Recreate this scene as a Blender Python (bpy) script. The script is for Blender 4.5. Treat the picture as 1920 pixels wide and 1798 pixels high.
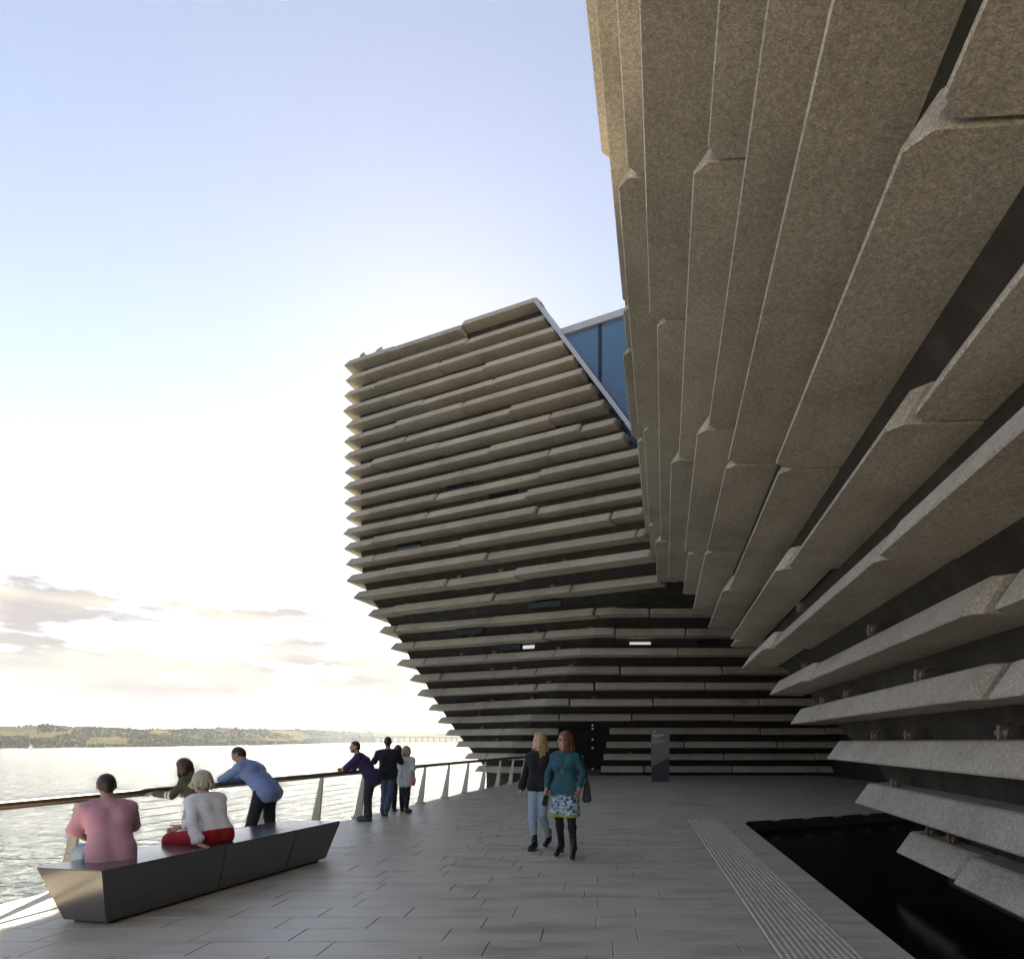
import bpy, bmesh, math, random
import numpy as np
from mathutils import Vector, noise as mnoise

random.seed(7)
for o in list(bpy.data.objects): bpy.data.objects.remove(o)
SC = bpy.context.scene
COL = SC.collection

# ------------------------------------------------------------------ camera, sky, sun, exposure
FPX, CX, HY, EYE = 1200.0, 1130.0, 1390.0, 1.62      # focal length and principal point in px of a 1920 x 1798 frame; eye height
cam = bpy.data.cameras.new('camera'); camo = bpy.data.objects.new('camera', cam); COL.objects.link(camo)
cam.sensor_fit = 'HORIZONTAL'; cam.sensor_width = 36; cam.lens = 36 * FPX / 1920
cam.shift_x = (960 - CX) / 1920; cam.shift_y = (HY - 899) / 1920
cam.clip_start = 0.05; cam.clip_end = 12000
camo.location = (0, 0, EYE); camo.rotation_euler = (math.radians(90), 0, 0)
SC.camera = camo

SUN_AZ = math.atan2(-295 / 1200, 1.0)                # angle from +Y, negative = to the left
SUN_EL = math.radians(31.0)
world = bpy.data.worlds.new('World'); SC.world = world; world.use_nodes = True
def build_world():
    nt = world.node_tree; N = nt.nodes; L = nt.links
    for n in list(N): N.remove(n)
    out = N.new('ShaderNodeOutputWorld'); bg = N.new('ShaderNodeBackground'); bg.inputs[1].default_value = 0.05
    sky = N.new('ShaderNodeTexSky'); sky.sky_type = 'NISHITA'; sky.sun_disc = False
    sky.sun_elevation = SUN_EL; sky.sun_rotation = SUN_AZ
    sky.air_density = 0.48; sky.dust_density = 0.022; sky.ozone_density = 1.0; sky.altitude = 0
    wb = N.new('ShaderNodeMix'); wb.data_type = 'RGBA'; wb.blend_type = 'MULTIPLY'; wb.inputs[0].default_value = 1; wb.inputs[7].default_value = (1.30, .93, .655, 1)
    L.new(sky.outputs[0], wb.inputs[6])
    # low cumulus bank near the horizon, wispy above
    tc = N.new('ShaderNodeTexCoord'); sep = N.new('ShaderNodeSeparateXYZ'); L.new(tc.outputs['Generated'], sep.inputs[0])
    mp = N.new('ShaderNodeMapping'); mp.inputs['Scale'].default_value = (1.0, 1.0, 4.2); mp.inputs['Location'].default_value = (3.1, 1.7, .4); L.new(tc.outputs['Generated'], mp.inputs[0])
    no = N.new('ShaderNodeTexNoise'); no.inputs['Scale'].default_value = 5.5; no.inputs['Detail'].default_value = 9; no.inputs['Roughness'].default_value = 0.58
    L.new(mp.outputs[0], no.inputs['Vector'])
    band = N.new('ShaderNodeValToRGB'); L.new(sep.outputs['Z'], band.inputs[0])
    e = band.color_ramp.elements; e[0].position = 0.0; e[0].color = (.66,) * 3 + (1,); e[1].position = 0.27; e[1].color = (0, 0, 0, 1)
    for p_, v_ in ((.06, .66), (.09, .57), (.125, .45), (.165, .42), (.20, .37)):
        x = e.new(p_); x.color = (v_,) * 3 + (1,)
    add = N.new('ShaderNodeMath'); add.operation = 'ADD'; L.new(no.outputs['Fac'], add.inputs[0]); L.new(band.outputs[0], add.inputs[1])
    cl = N.new('ShaderNodeValToRGB'); L.new(add.outputs[0], cl.inputs[0])
    cl.color_ramp.elements[0].position = 1.0 - .02; cl.color_ramp.elements[0].color = (0, 0, 0, 1)
    cl.color_ramp.elements[1].position = 1.0; cl.color_ramp.elements[1].color = (1, 1, 1, 1)
    cl.color_ramp.elements[0].position = .88; cl.color_ramp.elements[1].position = 1.03
    # grey bellies: a second noise sampled a little higher
    mp2 = N.new('ShaderNodeMapping'); mp2.inputs['Scale'].default_value = (1.0, 1.0, 4.2); mp2.inputs['Location'].default_value = (3.1, 1.7, .52)
    L.new(tc.outputs['Generated'], mp2.inputs[0])
    no2 = N.new('ShaderNodeTexNoise'); no2.inputs['Scale'].default_value = 5.5; no2.inputs['Detail'].default_value = 6; L.new(mp2.outputs[0], no2.inputs['Vector'])
    br = N.new('ShaderNodeValToRGB'); L.new(no2.outputs['Fac'], br.inputs[0])
    br.color_ramp.elements[0].position = .44; br.color_ramp.elements[0].color = (1.02, 1.0, .95, 1)
    br.color_ramp.elements[1].position = .60; br.color_ramp.elements[1].color = (.66, .65, .71, 1)
    mulc = N.new('ShaderNodeMix'); mulc.data_type = 'RGBA'; mulc.blend_type = 'MULTIPLY'; mulc.inputs[0].default_value = 1
    base = N.new('ShaderNodeMix'); base.data_type = 'RGBA'; base.inputs[0].default_value = .975
    base.inputs[7].default_value = (1.75, 1.61, 1.42, 1)
    L.new(wb.outputs[2], base.inputs[6])
    L.new(base.outputs[2], mulc.inputs[6]); L.new(br.outputs[0], mulc.inputs[7])
    mix = N.new('ShaderNodeMix'); mix.data_type = 'RGBA'; L.new(cl.outputs[0], mix.inputs[0])
    L.new(wb.outputs[2], mix.inputs[6]); L.new(mulc.outputs[2], mix.inputs[7])
    L.new(mix.outputs[2], bg.inputs[0]); L.new(bg.outputs[0], out.inputs[0])
build_world()
sun = bpy.data.lights.new('sun', 'SUN'); suno = bpy.data.objects.new('sun', sun); COL.objects.link(suno)
sun.energy = 5.0; sun.angle = math.radians(.53); sun.color = (1.0, .88, .70)
sd = Vector((math.sin(SUN_AZ) * math.cos(SUN_EL), math.cos(SUN_AZ) * math.cos(SUN_EL), math.sin(SUN_EL)))
suno.rotation_euler = sd.to_track_quat('Z', 'Y').to_euler()
suno.location = (-20, 60, 60)
SC.view_settings.view_transform = 'Standard'; SC.view_settings.look = 'None'; SC.view_settings.gamma = 1
SC.view_settings.exposure = 3.36

# ------------------------------------------------------------------ helpers
def ground(px, py, z=0.0):
    """world point at height z seen at photo pixel (px, py)"""
    d = FPX * (EYE - z) / (py - HY); return ((px - CX) * d / FPX, d)
def at(px, d): return (px - CX) * d / FPX

def new_obj(name, verts, faces, mat=None, parent=None, smooth=False):
    me = bpy.data.meshes.new(name); me.from_pydata([tuple(v) for v in verts], [], [tuple(f) for f in faces]); me.update()
    if mat: me.materials.append(mat)
    if smooth: me.polygons.foreach_set('use_smooth', [True] * len(me.polygons))
    o = bpy.data.objects.new(name, me); COL.objects.link(o)
    if parent: o.parent = parent
    return o
def empty(name, loc=(0, 0, 0), rz=0):
    o = bpy.data.objects.new(name, None); COL.objects.link(o); o.location = loc; o.rotation_euler.z = rz; o.empty_display_size = .2
    return o
def tag(o, label=None, cat=None, group=None, kind=None):
    if label: o['label'] = label
    if cat: o['category'] = cat
    if group: o['group'] = group
    if kind: o['kind'] = kind
    return o
class MB:
    def __init__(s): s.v = []; s.f = []
    def add(s, vs, fs):
        n = len(s.v); s.v += [tuple(v) for v in vs]; s.f += [tuple(i + n for i in f) for f in fs]
    def box(s, x0, x1, y0, y1, z0, z1):
        s.add([(x0,y0,z0),(x1,y0,z0),(x1,y1,z0),(x0,y1,z0),(x0,y0,z1),(x1,y0,z1),(x1,y1,z1),(x0,y1,z1)],
              [(3,2,1,0),(4,5,6,7),(0,1,5,4),(1,2,6,5),(2,3,7,6),(3,0,4,7)])
    def prism(s, poly, z0, z1):
        n = len(poly)
        s.add([(p[0], p[1], z0) for p in poly] + [(p[0], p[1], z1) for p in poly],
              [tuple(range(n))[::-1], tuple(range(n, 2 * n))] + [(i, (i + 1) % n, n + (i + 1) % n, n + i) for i in range(n)])
    def tube(s, pts, r, seg=8):
        pts = [Vector(p) for p in pts]; rs = r if isinstance(r, (list, tuple)) else [r] * len(pts)
        vs = []; fs = []
        for i, p in enumerate(pts):
            t = (pts[min(i + 1, len(pts) - 1)] - pts[max(i - 1, 0)]).normalized()
            a = t.orthogonal().normalized() if abs(t.z) > .95 else t.cross(Vector((0, 0, 1))).normalized()
            b = a.cross(t)
            for k in range(seg):
                an = 2 * math.pi * k / seg; vs.append(p + (a * math.cos(an) + b * math.sin(an)) * rs[i])
        for i in range(len(pts) - 1):
            for k in range(seg):
                q = i * seg + k; w = i * seg + (k + 1) % seg
                fs.append((q, w, w + seg, q + seg))
        fs.append(tuple(range(seg))[::-1]); fs.append(tuple(range((len(pts) - 1) * seg, len(pts) * seg)))
        s.add(vs, fs)
    def build(s, name, mat=None, parent=None, smooth=False): return new_obj(name, s.v, s.f, mat, parent, smooth)

# ---- materials
class NT:
    def __init__(s, name):
        s.m = bpy.data.materials.new(name); s.m.use_nodes = True; s.t = s.m.node_tree; s.N = s.t.nodes; s.L = s.t.links
        s.b = s.N['Principled BSDF']
    def n(s, typ, **kw):
        q = s.N.new('ShaderNode' + typ)
        for k, v in kw.items():
            if k in q.inputs.keys(): q.inputs[k].default_value = v
            else: setattr(q, k, v)
        return q
    def link(s, a, b): s.L.new(a, b)
    def pos(s, scale=1.0, coord='world'):
        if coord == 'world': g = s.n('NewGeometry').outputs['Position']
        else: g = s.n('TexCoord').outputs['Object']
        mp = s.n('Mapping'); mp.inputs['Scale'].default_value = scale if isinstance(scale, tuple) else (scale,) * 3
        s.link(g, mp.inputs[0]); return mp.outputs[0]
    def noise(s, vec, scale, detail=4, rough=.55):
        q = s.n('TexNoise'); q.inputs['Scale'].default_value = scale; q.inputs['Detail'].default_value = detail; q.inputs['Roughness'].default_value = rough
        s.link(vec, q.inputs['Vector']); return q.outputs['Fac']
    def ramp(s, fac, stops):
        r = s.n('ValToRGB'); e = r.color_ramp.elements
        while len(e) < len(stops): e.new(.5)
        for i, (p, c) in enumerate(stops):
            e[i].position = p; e[i].color = (c if len(c) == 4 else tuple(c) + (1,))
        s.link(fac, r.inputs[0]); return r.outputs[0]
    def mix(s, fac, a, b, blend='MIX'):
        q = s.n('Mix'); q.data_type = 'RGBA'; q.blend_type = blend
        for i, v in ((0, fac), (6, a), (7, b)):
            if isinstance(v, (int, float)): q.inputs[i].default_value = v
            elif isinstance(v, tuple): q.inputs[i].default_value = v if len(v) == 4 else v + (1,)
            else: s.link(v, q.inputs[i])
        return q.outputs[2]
    def color(s, c):
        if isinstance(c, tuple): s.b.inputs['Base Color'].default_value = c if len(c) == 4 else c + (1,)
        else: s.link(c, s.b.inputs['Base Color'])
    def bump(s, h, strength=.3, dist=.01):
        q = s.n('Bump'); q.inputs['Strength'].default_value = strength; q.inputs['Distance'].default_value = dist
        s.link(h, q.inputs['Height']); s.link(q.outputs[0], s.b.inputs['Normal'])
    def set(s, **kw):
        for k, v in kw.items(): s.b.inputs[k.replace('_', ' ')].default_value = v
        return s
def simple(name, col, rough=.6, metal=0, nscale=0, amt=.15, **kw):
    m = NT(name); m.set(Roughness=rough, Metallic=metal)
    if nscale:
        f = m.noise(m.pos(1, 'obj'), nscale, 5)
        m.color(m.ramp(f, [(.3, tuple(c * (1 - amt) for c in col)), (.7, tuple(min(1, c * (1 + amt)) for c in col))]))
    else: m.color(tuple(col))
    return m.m

def mat_concrete():
    m = NT('exposed_aggregate_concrete'); p = m.pos(1)
    v = m.n('TexVoronoi'); v.inputs['Scale'].default_value = 105; m.link(p, v.inputs['Vector'])
    sp = m.n('SeparateColor'); m.link(v.outputs['Color'], sp.inputs[0])
    speck = m.ramp(sp.outputs[0], [(.0, (.31, .275, .222)), (.35, (.41, .366, .30)), (.75, (.48, .432, .36)), (1.0, (.58, .535, .46))])
    big = m.noise(p, .9, 6, .6)
    shade = m.ramp(big, [(.28, (.74, .72, .69)), (.5, (.97, .96, .95)), (.72, (1.10, 1.09, 1.07))])
    n2 = m.noise(p, 26, 3)
    fine = m.ramp(n2, [(.35, (.86, .86, .86)), (.65, (1.12, 1.12, 1.12))])
    c = m.mix(1.0, speck, shade, 'MULTIPLY'); c = m.mix(1.0, c, fine, 'MULTIPLY')
    isl = m.n('ObjectInfo'); rnd = m.ramp(isl.outputs['Random'], [(0, (.88, .87, .86)), (1, (1.06, 1.06, 1.05))])
    c = m.mix(1.0, c, rnd, 'MULTIPLY')
    m.color(c); m.set(Roughness=.9)
    h = m.mix(.5, v.outputs['Distance'], n2); m.bump(h, .4, .009)
    return m.m
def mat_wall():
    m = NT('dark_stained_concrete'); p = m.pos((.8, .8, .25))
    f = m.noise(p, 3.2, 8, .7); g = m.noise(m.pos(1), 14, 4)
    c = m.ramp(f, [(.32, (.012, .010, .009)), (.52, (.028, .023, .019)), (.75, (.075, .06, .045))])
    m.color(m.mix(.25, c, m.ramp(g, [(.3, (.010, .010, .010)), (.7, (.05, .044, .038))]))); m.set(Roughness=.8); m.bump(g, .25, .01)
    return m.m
def mat_paving():
    m = NT('grey_paving_stone'); p = m.pos(1)
    isl = m.n('NewGeometry').outputs['Random Per Island']
    base = m.ramp(isl, [(0, (.42, .375, .295)), (.4, (.50, .45, .355)), (.75, (.55, .495, .39)), (1, (.46, .413, .32))])
    st = m.noise(m.pos((.6, 2.2, 1)), 1.6, 8, .65)
    c = m.mix(1.0, base, m.ramp(st, [(.3, (.66, .67, .70)), (.5, (1, 1, 1)), (.72, (1.16, 1.14, 1.12))]), 'MULTIPLY')
    sp = m.noise(p, 190, 2); c = m.mix(1.0, c, m.ramp(sp, [(.35, (.86, .86, .86)), (.65, (1.12, 1.12, 1.12))]), 'MULTIPLY')
    spot = m.noise(p, 9, 3); c = m.mix(m.ramp(spot, [(.70, (0, 0, 0)), (.76, (.35, .35, .35))]), c, (.20, .195, .19))
    m.color(c)
    r = m.ramp(st, [(.3, (.36, .36, .36)), (.7, (.55, .55, .55))]); m.link(r, m.b.inputs['Roughness'])
    m.bump(m.mix(.6, sp, st), .12, .004)
    return m.m
def mat_water(name, deep, rough, s1, s2, strength, dist):
    m = NT(name); m.color(deep); m.set(Roughness=rough, IOR=1.33)
    a = m.noise(m.pos((1, 1.6, 1)), s1, 5, .6); b = m.noise(m.pos((1, 1.5, 1)), s2, 3, .5)
    hgt = m.mix(.35, a, b)
    if 'river' in name: hgt = m.mix(.55, hgt, m.noise(m.pos((.5, 1.5, 1)), .16, 4, .6))
    m.bump(hgt, strength, dist)
    if 'river' in name:
        df = m.n('BsdfDiffuse'); df.inputs[0].default_value = (.05, .066, .078, 1); ms = m.n('MixShader'); ms.inputs[0].default_value = .46
        out = [n_ for n_ in m.N if n_.type == 'OUTPUT_MATERIAL'][0]; m.link(m.b.outputs[0], ms.inputs[1]); m.link(df.outputs[0], ms.inputs[2]); m.link(ms.outputs[0], out.inputs[0])
        bn = [n_ for n_ in m.N if n_.type == 'BUMP'][0]; m.link(bn.outputs[0], df.inputs['Normal'])
    if 'pool' in name: m.b.inputs['Specular IOR Level'].default_value = .12
    return m.m
def mat_glass():
    m = NT('sky_reflection_glass'); m.color((.07, .15, .28)); m.set(Roughness=.05, Metallic=0.0, IOR=1.5); m.b.inputs['Specular IOR Level'].default_value = .8  # blue of the reflected sky is put into the base colour
    return m.m
M = dict(
    concrete=mat_concrete(), wall=mat_wall(), paving=mat_paving(),
    joint=simple('dark_joint_mortar', (.13, .12, .11), .9),
    river=mat_water('river_water', (.022, .036, .045), .16, .5, 2.2, 1.0, 5.0),
    pool=mat_water('black_pool_water', (.004, .004, .005), .12, .8, 3, .08, .03),
    poolwall=simple('black_pool_stone', (.022, .02, .021), .7, 0, 4),
    glass=mat_glass(), steel=simple('brushed_steel', (.36, .35, .34), .42, .8, 12, .1),
    pale=simple('pale_perforated_steel', (.46, .43, .37), .5, .3, 30, .12),
    trim=simple('light_grey_metal_trim', (.42, .43, .46), .45, .3),
    mull=simple('dark_blue_mullion', (.02, .03, .06), .4, .3),
    bench=simple('dark_honed_granite', (.075, .072, .074), .19, 0, 140, .16),
    timber=simple('brown_timber_handrail', (.115, .062, .034), .45, 0, 14, .3),
    ledge=simple('rough_brown_quay_stone', (.17, .125, .08), .9, 0, 9, .5),
    ribs=simple('pale_grey_ribbed_stone', (.52, .46, .37), .6, 0, 8, .15),
    black=simple('black_metal', (.012, .012, .013), .45),
    bolt=simple('bright_bolt_heads', (.7, .7, .7), .3, .6),
    bracket=simple('weathered_steel_bracket', (.17, .14, .11), .5, .5),
)
def mat_emit(name, col, s):
    m = NT(name); m.color((.5, .5, .5)); m.b.inputs['Emission Color'].default_value = col + (1,); m.b.inputs['Emission Strength'].default_value = s
    return m.m
M['litwin'] = mat_emit('lit_window_interior', (.95, 1.0, .9), .055)
M['darkwin'] = simple('dark_window_glass', (.012, .013, .016), .12)

# ------------------------------------------------------------------ museum: rows of concrete planks
def rowz(k): return .15 + .6 * (k - 1)
NROW = 28
# near volume: every row runs along DN; list of (depth to, sideways offset) for each plank
DN = 115 / 1200.0
near = {
 1: [(-2, 3.05), (2.6, 3.1), (6.75, 3.0), (8.6, 3.08)],
 2: [(-1, 2.75), (4.7, 2.66), (9.2, 2.71)],
 3: [(-3, 2.6), (1.2, 2.65), (10.4, 2.62)],
 4: [(0.5, 2.45), (4.96, 2.45), (10.3, 2.37), (12.0, 2.35)],
 5: [(-1.5, 2.3), (4.6, 2.31), (9.8, 2.20), (12.97, 2.12)],
 6: [(1.2, 1.85), (5.35, 1.75), (10.55, 1.78), (13.6, 1.64)],
 7: [(-.4, 1.5), (4.28, 1.63), (7.9, 1.506), (13.45, 1.39), (14.4, 1.49)],
 8: [(-2.2, 1.12), (2.84, 1.185), (6.4, 1.095), (11.5, 1.16), (15.45, 1.055)],
 9: [(1.0, .78), (7.7, .757), (11.25, .746), (16.3, .73)],
 10: [(-1, .53), (3.1, .60), (8.07, .55), (13.3, .423), (17.1, .507)],
 11: [(.6, .28), (5.0, .333), (10.3, .232), (18.1, .113)],
 12: [(2.0, -.12), (7.8, -.174), (16.4, -.087), (20.6, -.225)],
 13: [(1.2, -.42), (6.5, -.37), (11.7, -.475), (16.9, -.385), (19.8, -.40)],
 14: [(3.2, -.55), (9.3, -.595), (10.4, -.60), (13.4, -.675), (19.6, -.56)],
 15: [(2.2, -.64), (7.66, -.735), (19.5, -.62)],
}
for k in range(16, NROW + 1):
    o = -.66 if k < 20 else -.66 + (k - 20) * .02
    near[k] = [(3 + (k * 1.7) % 4, o), (9 + (k * 2.3) % 4, o + .05), (19.4, o)]
NSTART = -7.0
def near_off(k): # mean offset of the row (for the wall behind)
    return sum(o for _, o in near[k]) / len(near[k])

# far volume
cx_l = {1: 890, 2: 870, 3: 853, 4: 835, 5: 820, 6: 803, 7: 782, 8: 768, 9: 744, 10: 731, 11: 710, 12: 689, 13: 662, 14: 649}
cz_l = {1: 31.5, 2: 31.9, 3: 32.2, 4: 32.4, 5: 32.2, 6: 31.0, 7: 29.6, 8: 28.7, 9: 27.9, 10: 27.2, 11: 26.6, 12: 26.1, 13: 25.6, 14: 25.3}
kink_x = {1: 940, 2: 950, 3: 960, 4: 972, 5: 995, 6: 1021, 7: 1043, 8: 1064, 9: 1088, 10: 1115, 11: 1146}
kink_z = {1: 30.4, 2: 30.0, 3: 29.5, 4: 28.9, 5: 28.0, 6: 26.9, 7: 26.2, 8: 25.4, 9: 24.5, 10: 23.6, 11: 22.6}
rend = {28: (1001, 570), 27: (1018, 596), 26: (1038, 621), 25: (1056, 648), 24: (1072, 673), 23: (1090, 702), 22: (1109, 731), 21: (1130, 762), 20: (1150, 792), 19: (1169, 823)}
def corner(k):
    x = cx_l.get(k, 645 + (3 if k % 3 == 0 else 0) - (2 if k % 4 == 1 else 0)); z = cz_l.get(k, 25.1); return Vector((at(x, z), z))
SIDE = Vector((.16, 1)).normalized()
far = {}
for k in range(1, NROW + 1):
    c = corner(k); pts = [c + SIDE * (16 - .15 * k), c]
    if k <= 11:
        kp = Vector((at(kink_x[k], kink_z[k]), kink_z[k])); pts += [kp, Vector((11.0, kink_z[k]))]
    elif k in rend:
        x, y = rend[k]; d = FPX * (rowz(k) - EYE) / (HY - y); pts.append(Vector((at(x, d), d)))
    else:   # runs into the near volume
        sl = -.494; xo = near_off(k)
        d = (c.y + sl * (xo - c.x)) / (1 - sl * DN); pts.append(Vector((xo + DN * d, d)))
    far[k] = pts
def inward(pts, right=True):
    """mitred inward normals of an open polyline (building on the left-hand side when walking = +perp)"""
    ns = []
    for i in range(len(pts)):
        n = Vector((0, 0)); segs = []
        if i > 0: segs.append((pts[i] - pts[i - 1]).normalized())
        if i < len(pts) - 1: segs.append((pts[i + 1] - pts[i]).normalized())
        ps = [Vector((-s.y, s.x)) for s in segs]
        if len(ps) == 1: n = ps[0]
        else:
            b = (ps[0] + ps[1]).normalized(); n = b / max(.5, b.dot(ps[0]))
        ns.append(n if right else -n)
    return ns
# cross-section of a plank: (inward, up); blunt nose, long sloping top, flat underside
PROFILE = [(0.010, -.004), (0.0, .014), (.175, .268), (.205, .286), (.66, .31), (.66, -.02)]
def plank_mesh(mb, pts, ns, z, prot=0.0, chamf=.10, open_end=(False, False)):
    """pts: 2D polyline of the nose, ns: inward normals"""
    secs = []
    def sec(p, n, shrink):
        q = []
        for (u, w) in PROFILE:
            uu = u - prot
            if u < .5: uu += shrink * (1.0 if u < .1 else .8)
            ww = w
            if shrink and w > .2 and u < .5: ww = w - shrink * .12
            q.append((p.x + n.x * uu, p.y + n.y * uu, z + ww))
        return q
    P = list(pts); Ns = list(ns)
    d0 = (P[1] - P[0]); d1 = (P[-2] - P[-1])
    secs.append(sec(P[0], Ns[0], 0 if open_end[0] else chamf))
    if not open_end[0]: secs.append(sec(P[0] + d0.normalized() * chamf, Ns[0], 0))
    for i in range(1, len(P) - 1): secs.append(sec(P[i], Ns[i], 0))
    if not open_end[1]: secs.append(sec(P[-1] + d1.normalized() * chamf, Ns[-1], 0))
    secs.append(sec(P[-1], Ns[-1], 0 if open_end[1] else chamf))
    n = len(PROFILE); vs = [v for s in secs for v in s]; fs = []
    for i in range(len(secs) - 1):
        for j in range(n):
            a = i * n + j; b = i * n + (j + 1) % n
            fs.append((a, a + n, b + n, b))
    fs.append(tuple(range(n))); fs.append(tuple(range((len(secs) - 1) * n, len(secs) * n))[::-1])
    mb.add(vs, fs)
museum = empty('museum_building', (0, 25, 0))
def local(o): o.parent = museum; o.matrix_parent_inverse = museum.matrix_world.inverted(); return o
museum.matrix_world  # placed at far volume's foot
def mus(mb, name, mat, kind=None):
    o = mb.build(name, mat); o.parent = museum; o.location = (-museum.location.x, -museum.location.y, -museum.location.z)
    if kind: o['kind'] = kind
    return o
stuffmb = MB(); nplank = 0
GAP = .022
# near planks
for k in range(1, NROW + 1):
    d0 = NSTART
    for (d1, off) in near[k]:
        a = d0 + GAP; b = d1 - GAP
        pts = [Vector((off + DN * a, a)), Vector((off + DN * b, b))]
        n = Vector((1, -DN)).normalized(); ns = [n, n]
        if k <= 15 and d1 > 0:
            mb = MB(); plank_mesh(mb, pts, ns, rowz(k) + random.uniform(-.008, .008), 0); mus(mb, 'plank', M['concrete']); nplank += 1
        else: plank_mesh(stuffmb, pts, ns, rowz(k))
        d0 = d1
# far planks
j1 = {28: [390, 760], 27: [240, 790], 26: [290, 640], 25: [340, 890], 24: [545, 930], 23: [405, 775], 22: [450, 1030], 21: [275, 635, 1250], 20: [345, 915, 1412], 19: [215, 770, 1245], 18: [275, 620, 1190], 17: [570, 1120]}
j2 = {16: [280, 1175], 15: [280, 755, 1580], 14: [340, 900, 1720], 13: [310, 680, 1060], 12: [390, 940, 1360], 11: [400, 930, 1490, 1800], 10: [505, 840, 1220, 1610], 9: [560, 900, 1280], 8: [650, 1170, 1640], 7: [665, 1170, 1500], 6: [825, 1360, 1820], 5: [760, 1305, 1700], 4: [985], 3: [985], 2: [900], 1: [900]}
j3 = {11: [], 10: [600], 9: [550], 8: [200, 820], 7: [45, 715], 6: [400, 1040], 5: [270, 890], 4: [1050, 1440], 3: [590, 1150, 1520], 2: [830, 1375], 1: [345, 880, 1390]}
doorL = {1: 1048, 2: 1048, 3: 1048, 4: 1048}; doorR = {1: 1126, 2: 1131, 3: 1136, 4: 1142}
def px_of(p): return CX + FPX * p.x / p.y
def cut(pts, ns, s0, s1):
    """sub-polyline between arc lengths"""
    out = []; on = []; acc = 0
    for i in range(len(pts) - 1):
        L = (pts[i + 1] - pts[i]).length
        a, b = acc, acc + L
        lo, hi = max(a, s0), min(b, s1)
        if hi - lo > 1e-6:
            pp = pts[i].lerp(pts[i + 1], (lo - a) / L); segn = Vector((-(pts[i + 1] - pts[i]).y, (pts[i + 1] - pts[i]).x)).normalized()
            if not out: out.append(pp); on.append(ns[i] if lo - a < 1e-6 else segn)
            out.append(pts[i].lerp(pts[i + 1], (hi - a) / L)); on.append(ns[i + 1] if b - hi < 1e-6 else segn)
        acc = b
    return out, on
for k in range(1, NROW + 1):
    pts = far[k]; ns = inward(pts)
    Ls = [(pts[i + 1] - pts[i]).length for i in range(len(pts) - 1)]; tot = sum(Ls); S0 = Ls[0]
    # joints in arc length from pixel columns
    xs = [600 + u / 2.909 for u in j1.get(k, [])] + [600 + u / 2.909 for u in j2.get(k, [])] + [1100 + u / 3.2 for u in j3.get(k, [])]
    samp = [(S0 + (tot - S0) * i / 400) for i in range(401)]
    def point_at(s):
        acc = 0
        for i, L in enumerate(Ls):
            if s <= acc + L + 1e-9: return pts[i].lerp(pts[i + 1], (s - acc) / L)
            acc += L
        return pts[-1]
    pxs = [px_of(point_at(s)) for s in samp]
    def s_of(x): return float(np.interp(x, pxs, samp))
    cuts = [(s_of(x)) for x in sorted(xs) if pxs[0] + 8 < x < pxs[-1] - 8]
    segs = []; edges = [S0] + cuts + [tot]
    for a, b in zip(edges[:-1], edges[1:]): segs.append([a, b])
    if k <= 4:   # doorway through the lowest rows
        a0, b0 = s_of(doorL[k]), s_of(doorR[k]); new = []
        for a, b in segs:
            if b <= a0 or a >= b0: new.append([a, b]); continue
            if a < a0 - .2: new.append([a, a0])
            if b > b0 + .2: new.append([b0, b])
        segs = new
    for i, (a, b) in enumerate(segs):
        g0 = 0 if a == S0 else GAP; g1 = GAP
        p, n = cut(pts, ns, a + g0, b - g1)
        if len(p) < 2: continue
        mb = MB(); plank_mesh(mb, p, n, rowz(k) + (random.uniform(-.02, .02) if k < 28 else (0, -.04, .10)[min(i, 2)]), random.uniform(-.06, .11) if a != S0 else 0, .05, open_end=(a == S0, False)); mus(mb, 'plank', M['concrete']); nplank += 1
    # river side
    ss = [0, S0 * .3 + (k % 3) * .8, S0 * .62 + (k % 4) * .6, S0]
    for a, b in zip(ss[:-1], ss[1:]):
        p, n = cut(pts, ns, a + GAP, b - (0 if b == S0 else GAP))
        if b == S0 and len(p) >= 2: mb = MB(); plank_mesh(mb, p, n, rowz(k), 0, open_end=(False, True)); mus(mb, 'plank', M['concrete']); nplank += 1
        else: plank_mesh(stuffmb, p, n, rowz(k))
for (f_, w_) in ((.25, .35), (1.05, .45)):
    c_ = corner(28) + (far[28][2] - far[28][1]).normalized() * f_ + SIDE * .5; mb = MB()
    mb.add([(c_.x, c_.y, 16.6), (c_.x + w_, c_.y - w_ * .3, 16.6), (c_.x + w_ * 1.1, c_.y + 1.4, 16.6), (c_.x + .1, c_.y + 1.4, 16.6), (c_.x + w_ * .35, c_.y + .2, 17.15), (c_.x + w_ * .85, c_.y + .1, 17.2), (c_.x + w_, c_.y + 1.3, 17.1), (c_.x + w_ * .4, c_.y + 1.3, 17.1)], [(3, 2, 1, 0), (4, 5, 6, 7), (0, 1, 5, 4), (1, 2, 6, 5), (2, 3, 7, 6), (3, 0, 4, 7)]); mus(mb, 'parapet_block', M['concrete'])
mus(stuffmb, 'rear_planks', M['concrete'], 'stuff')
print('planks', nplank)

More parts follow.
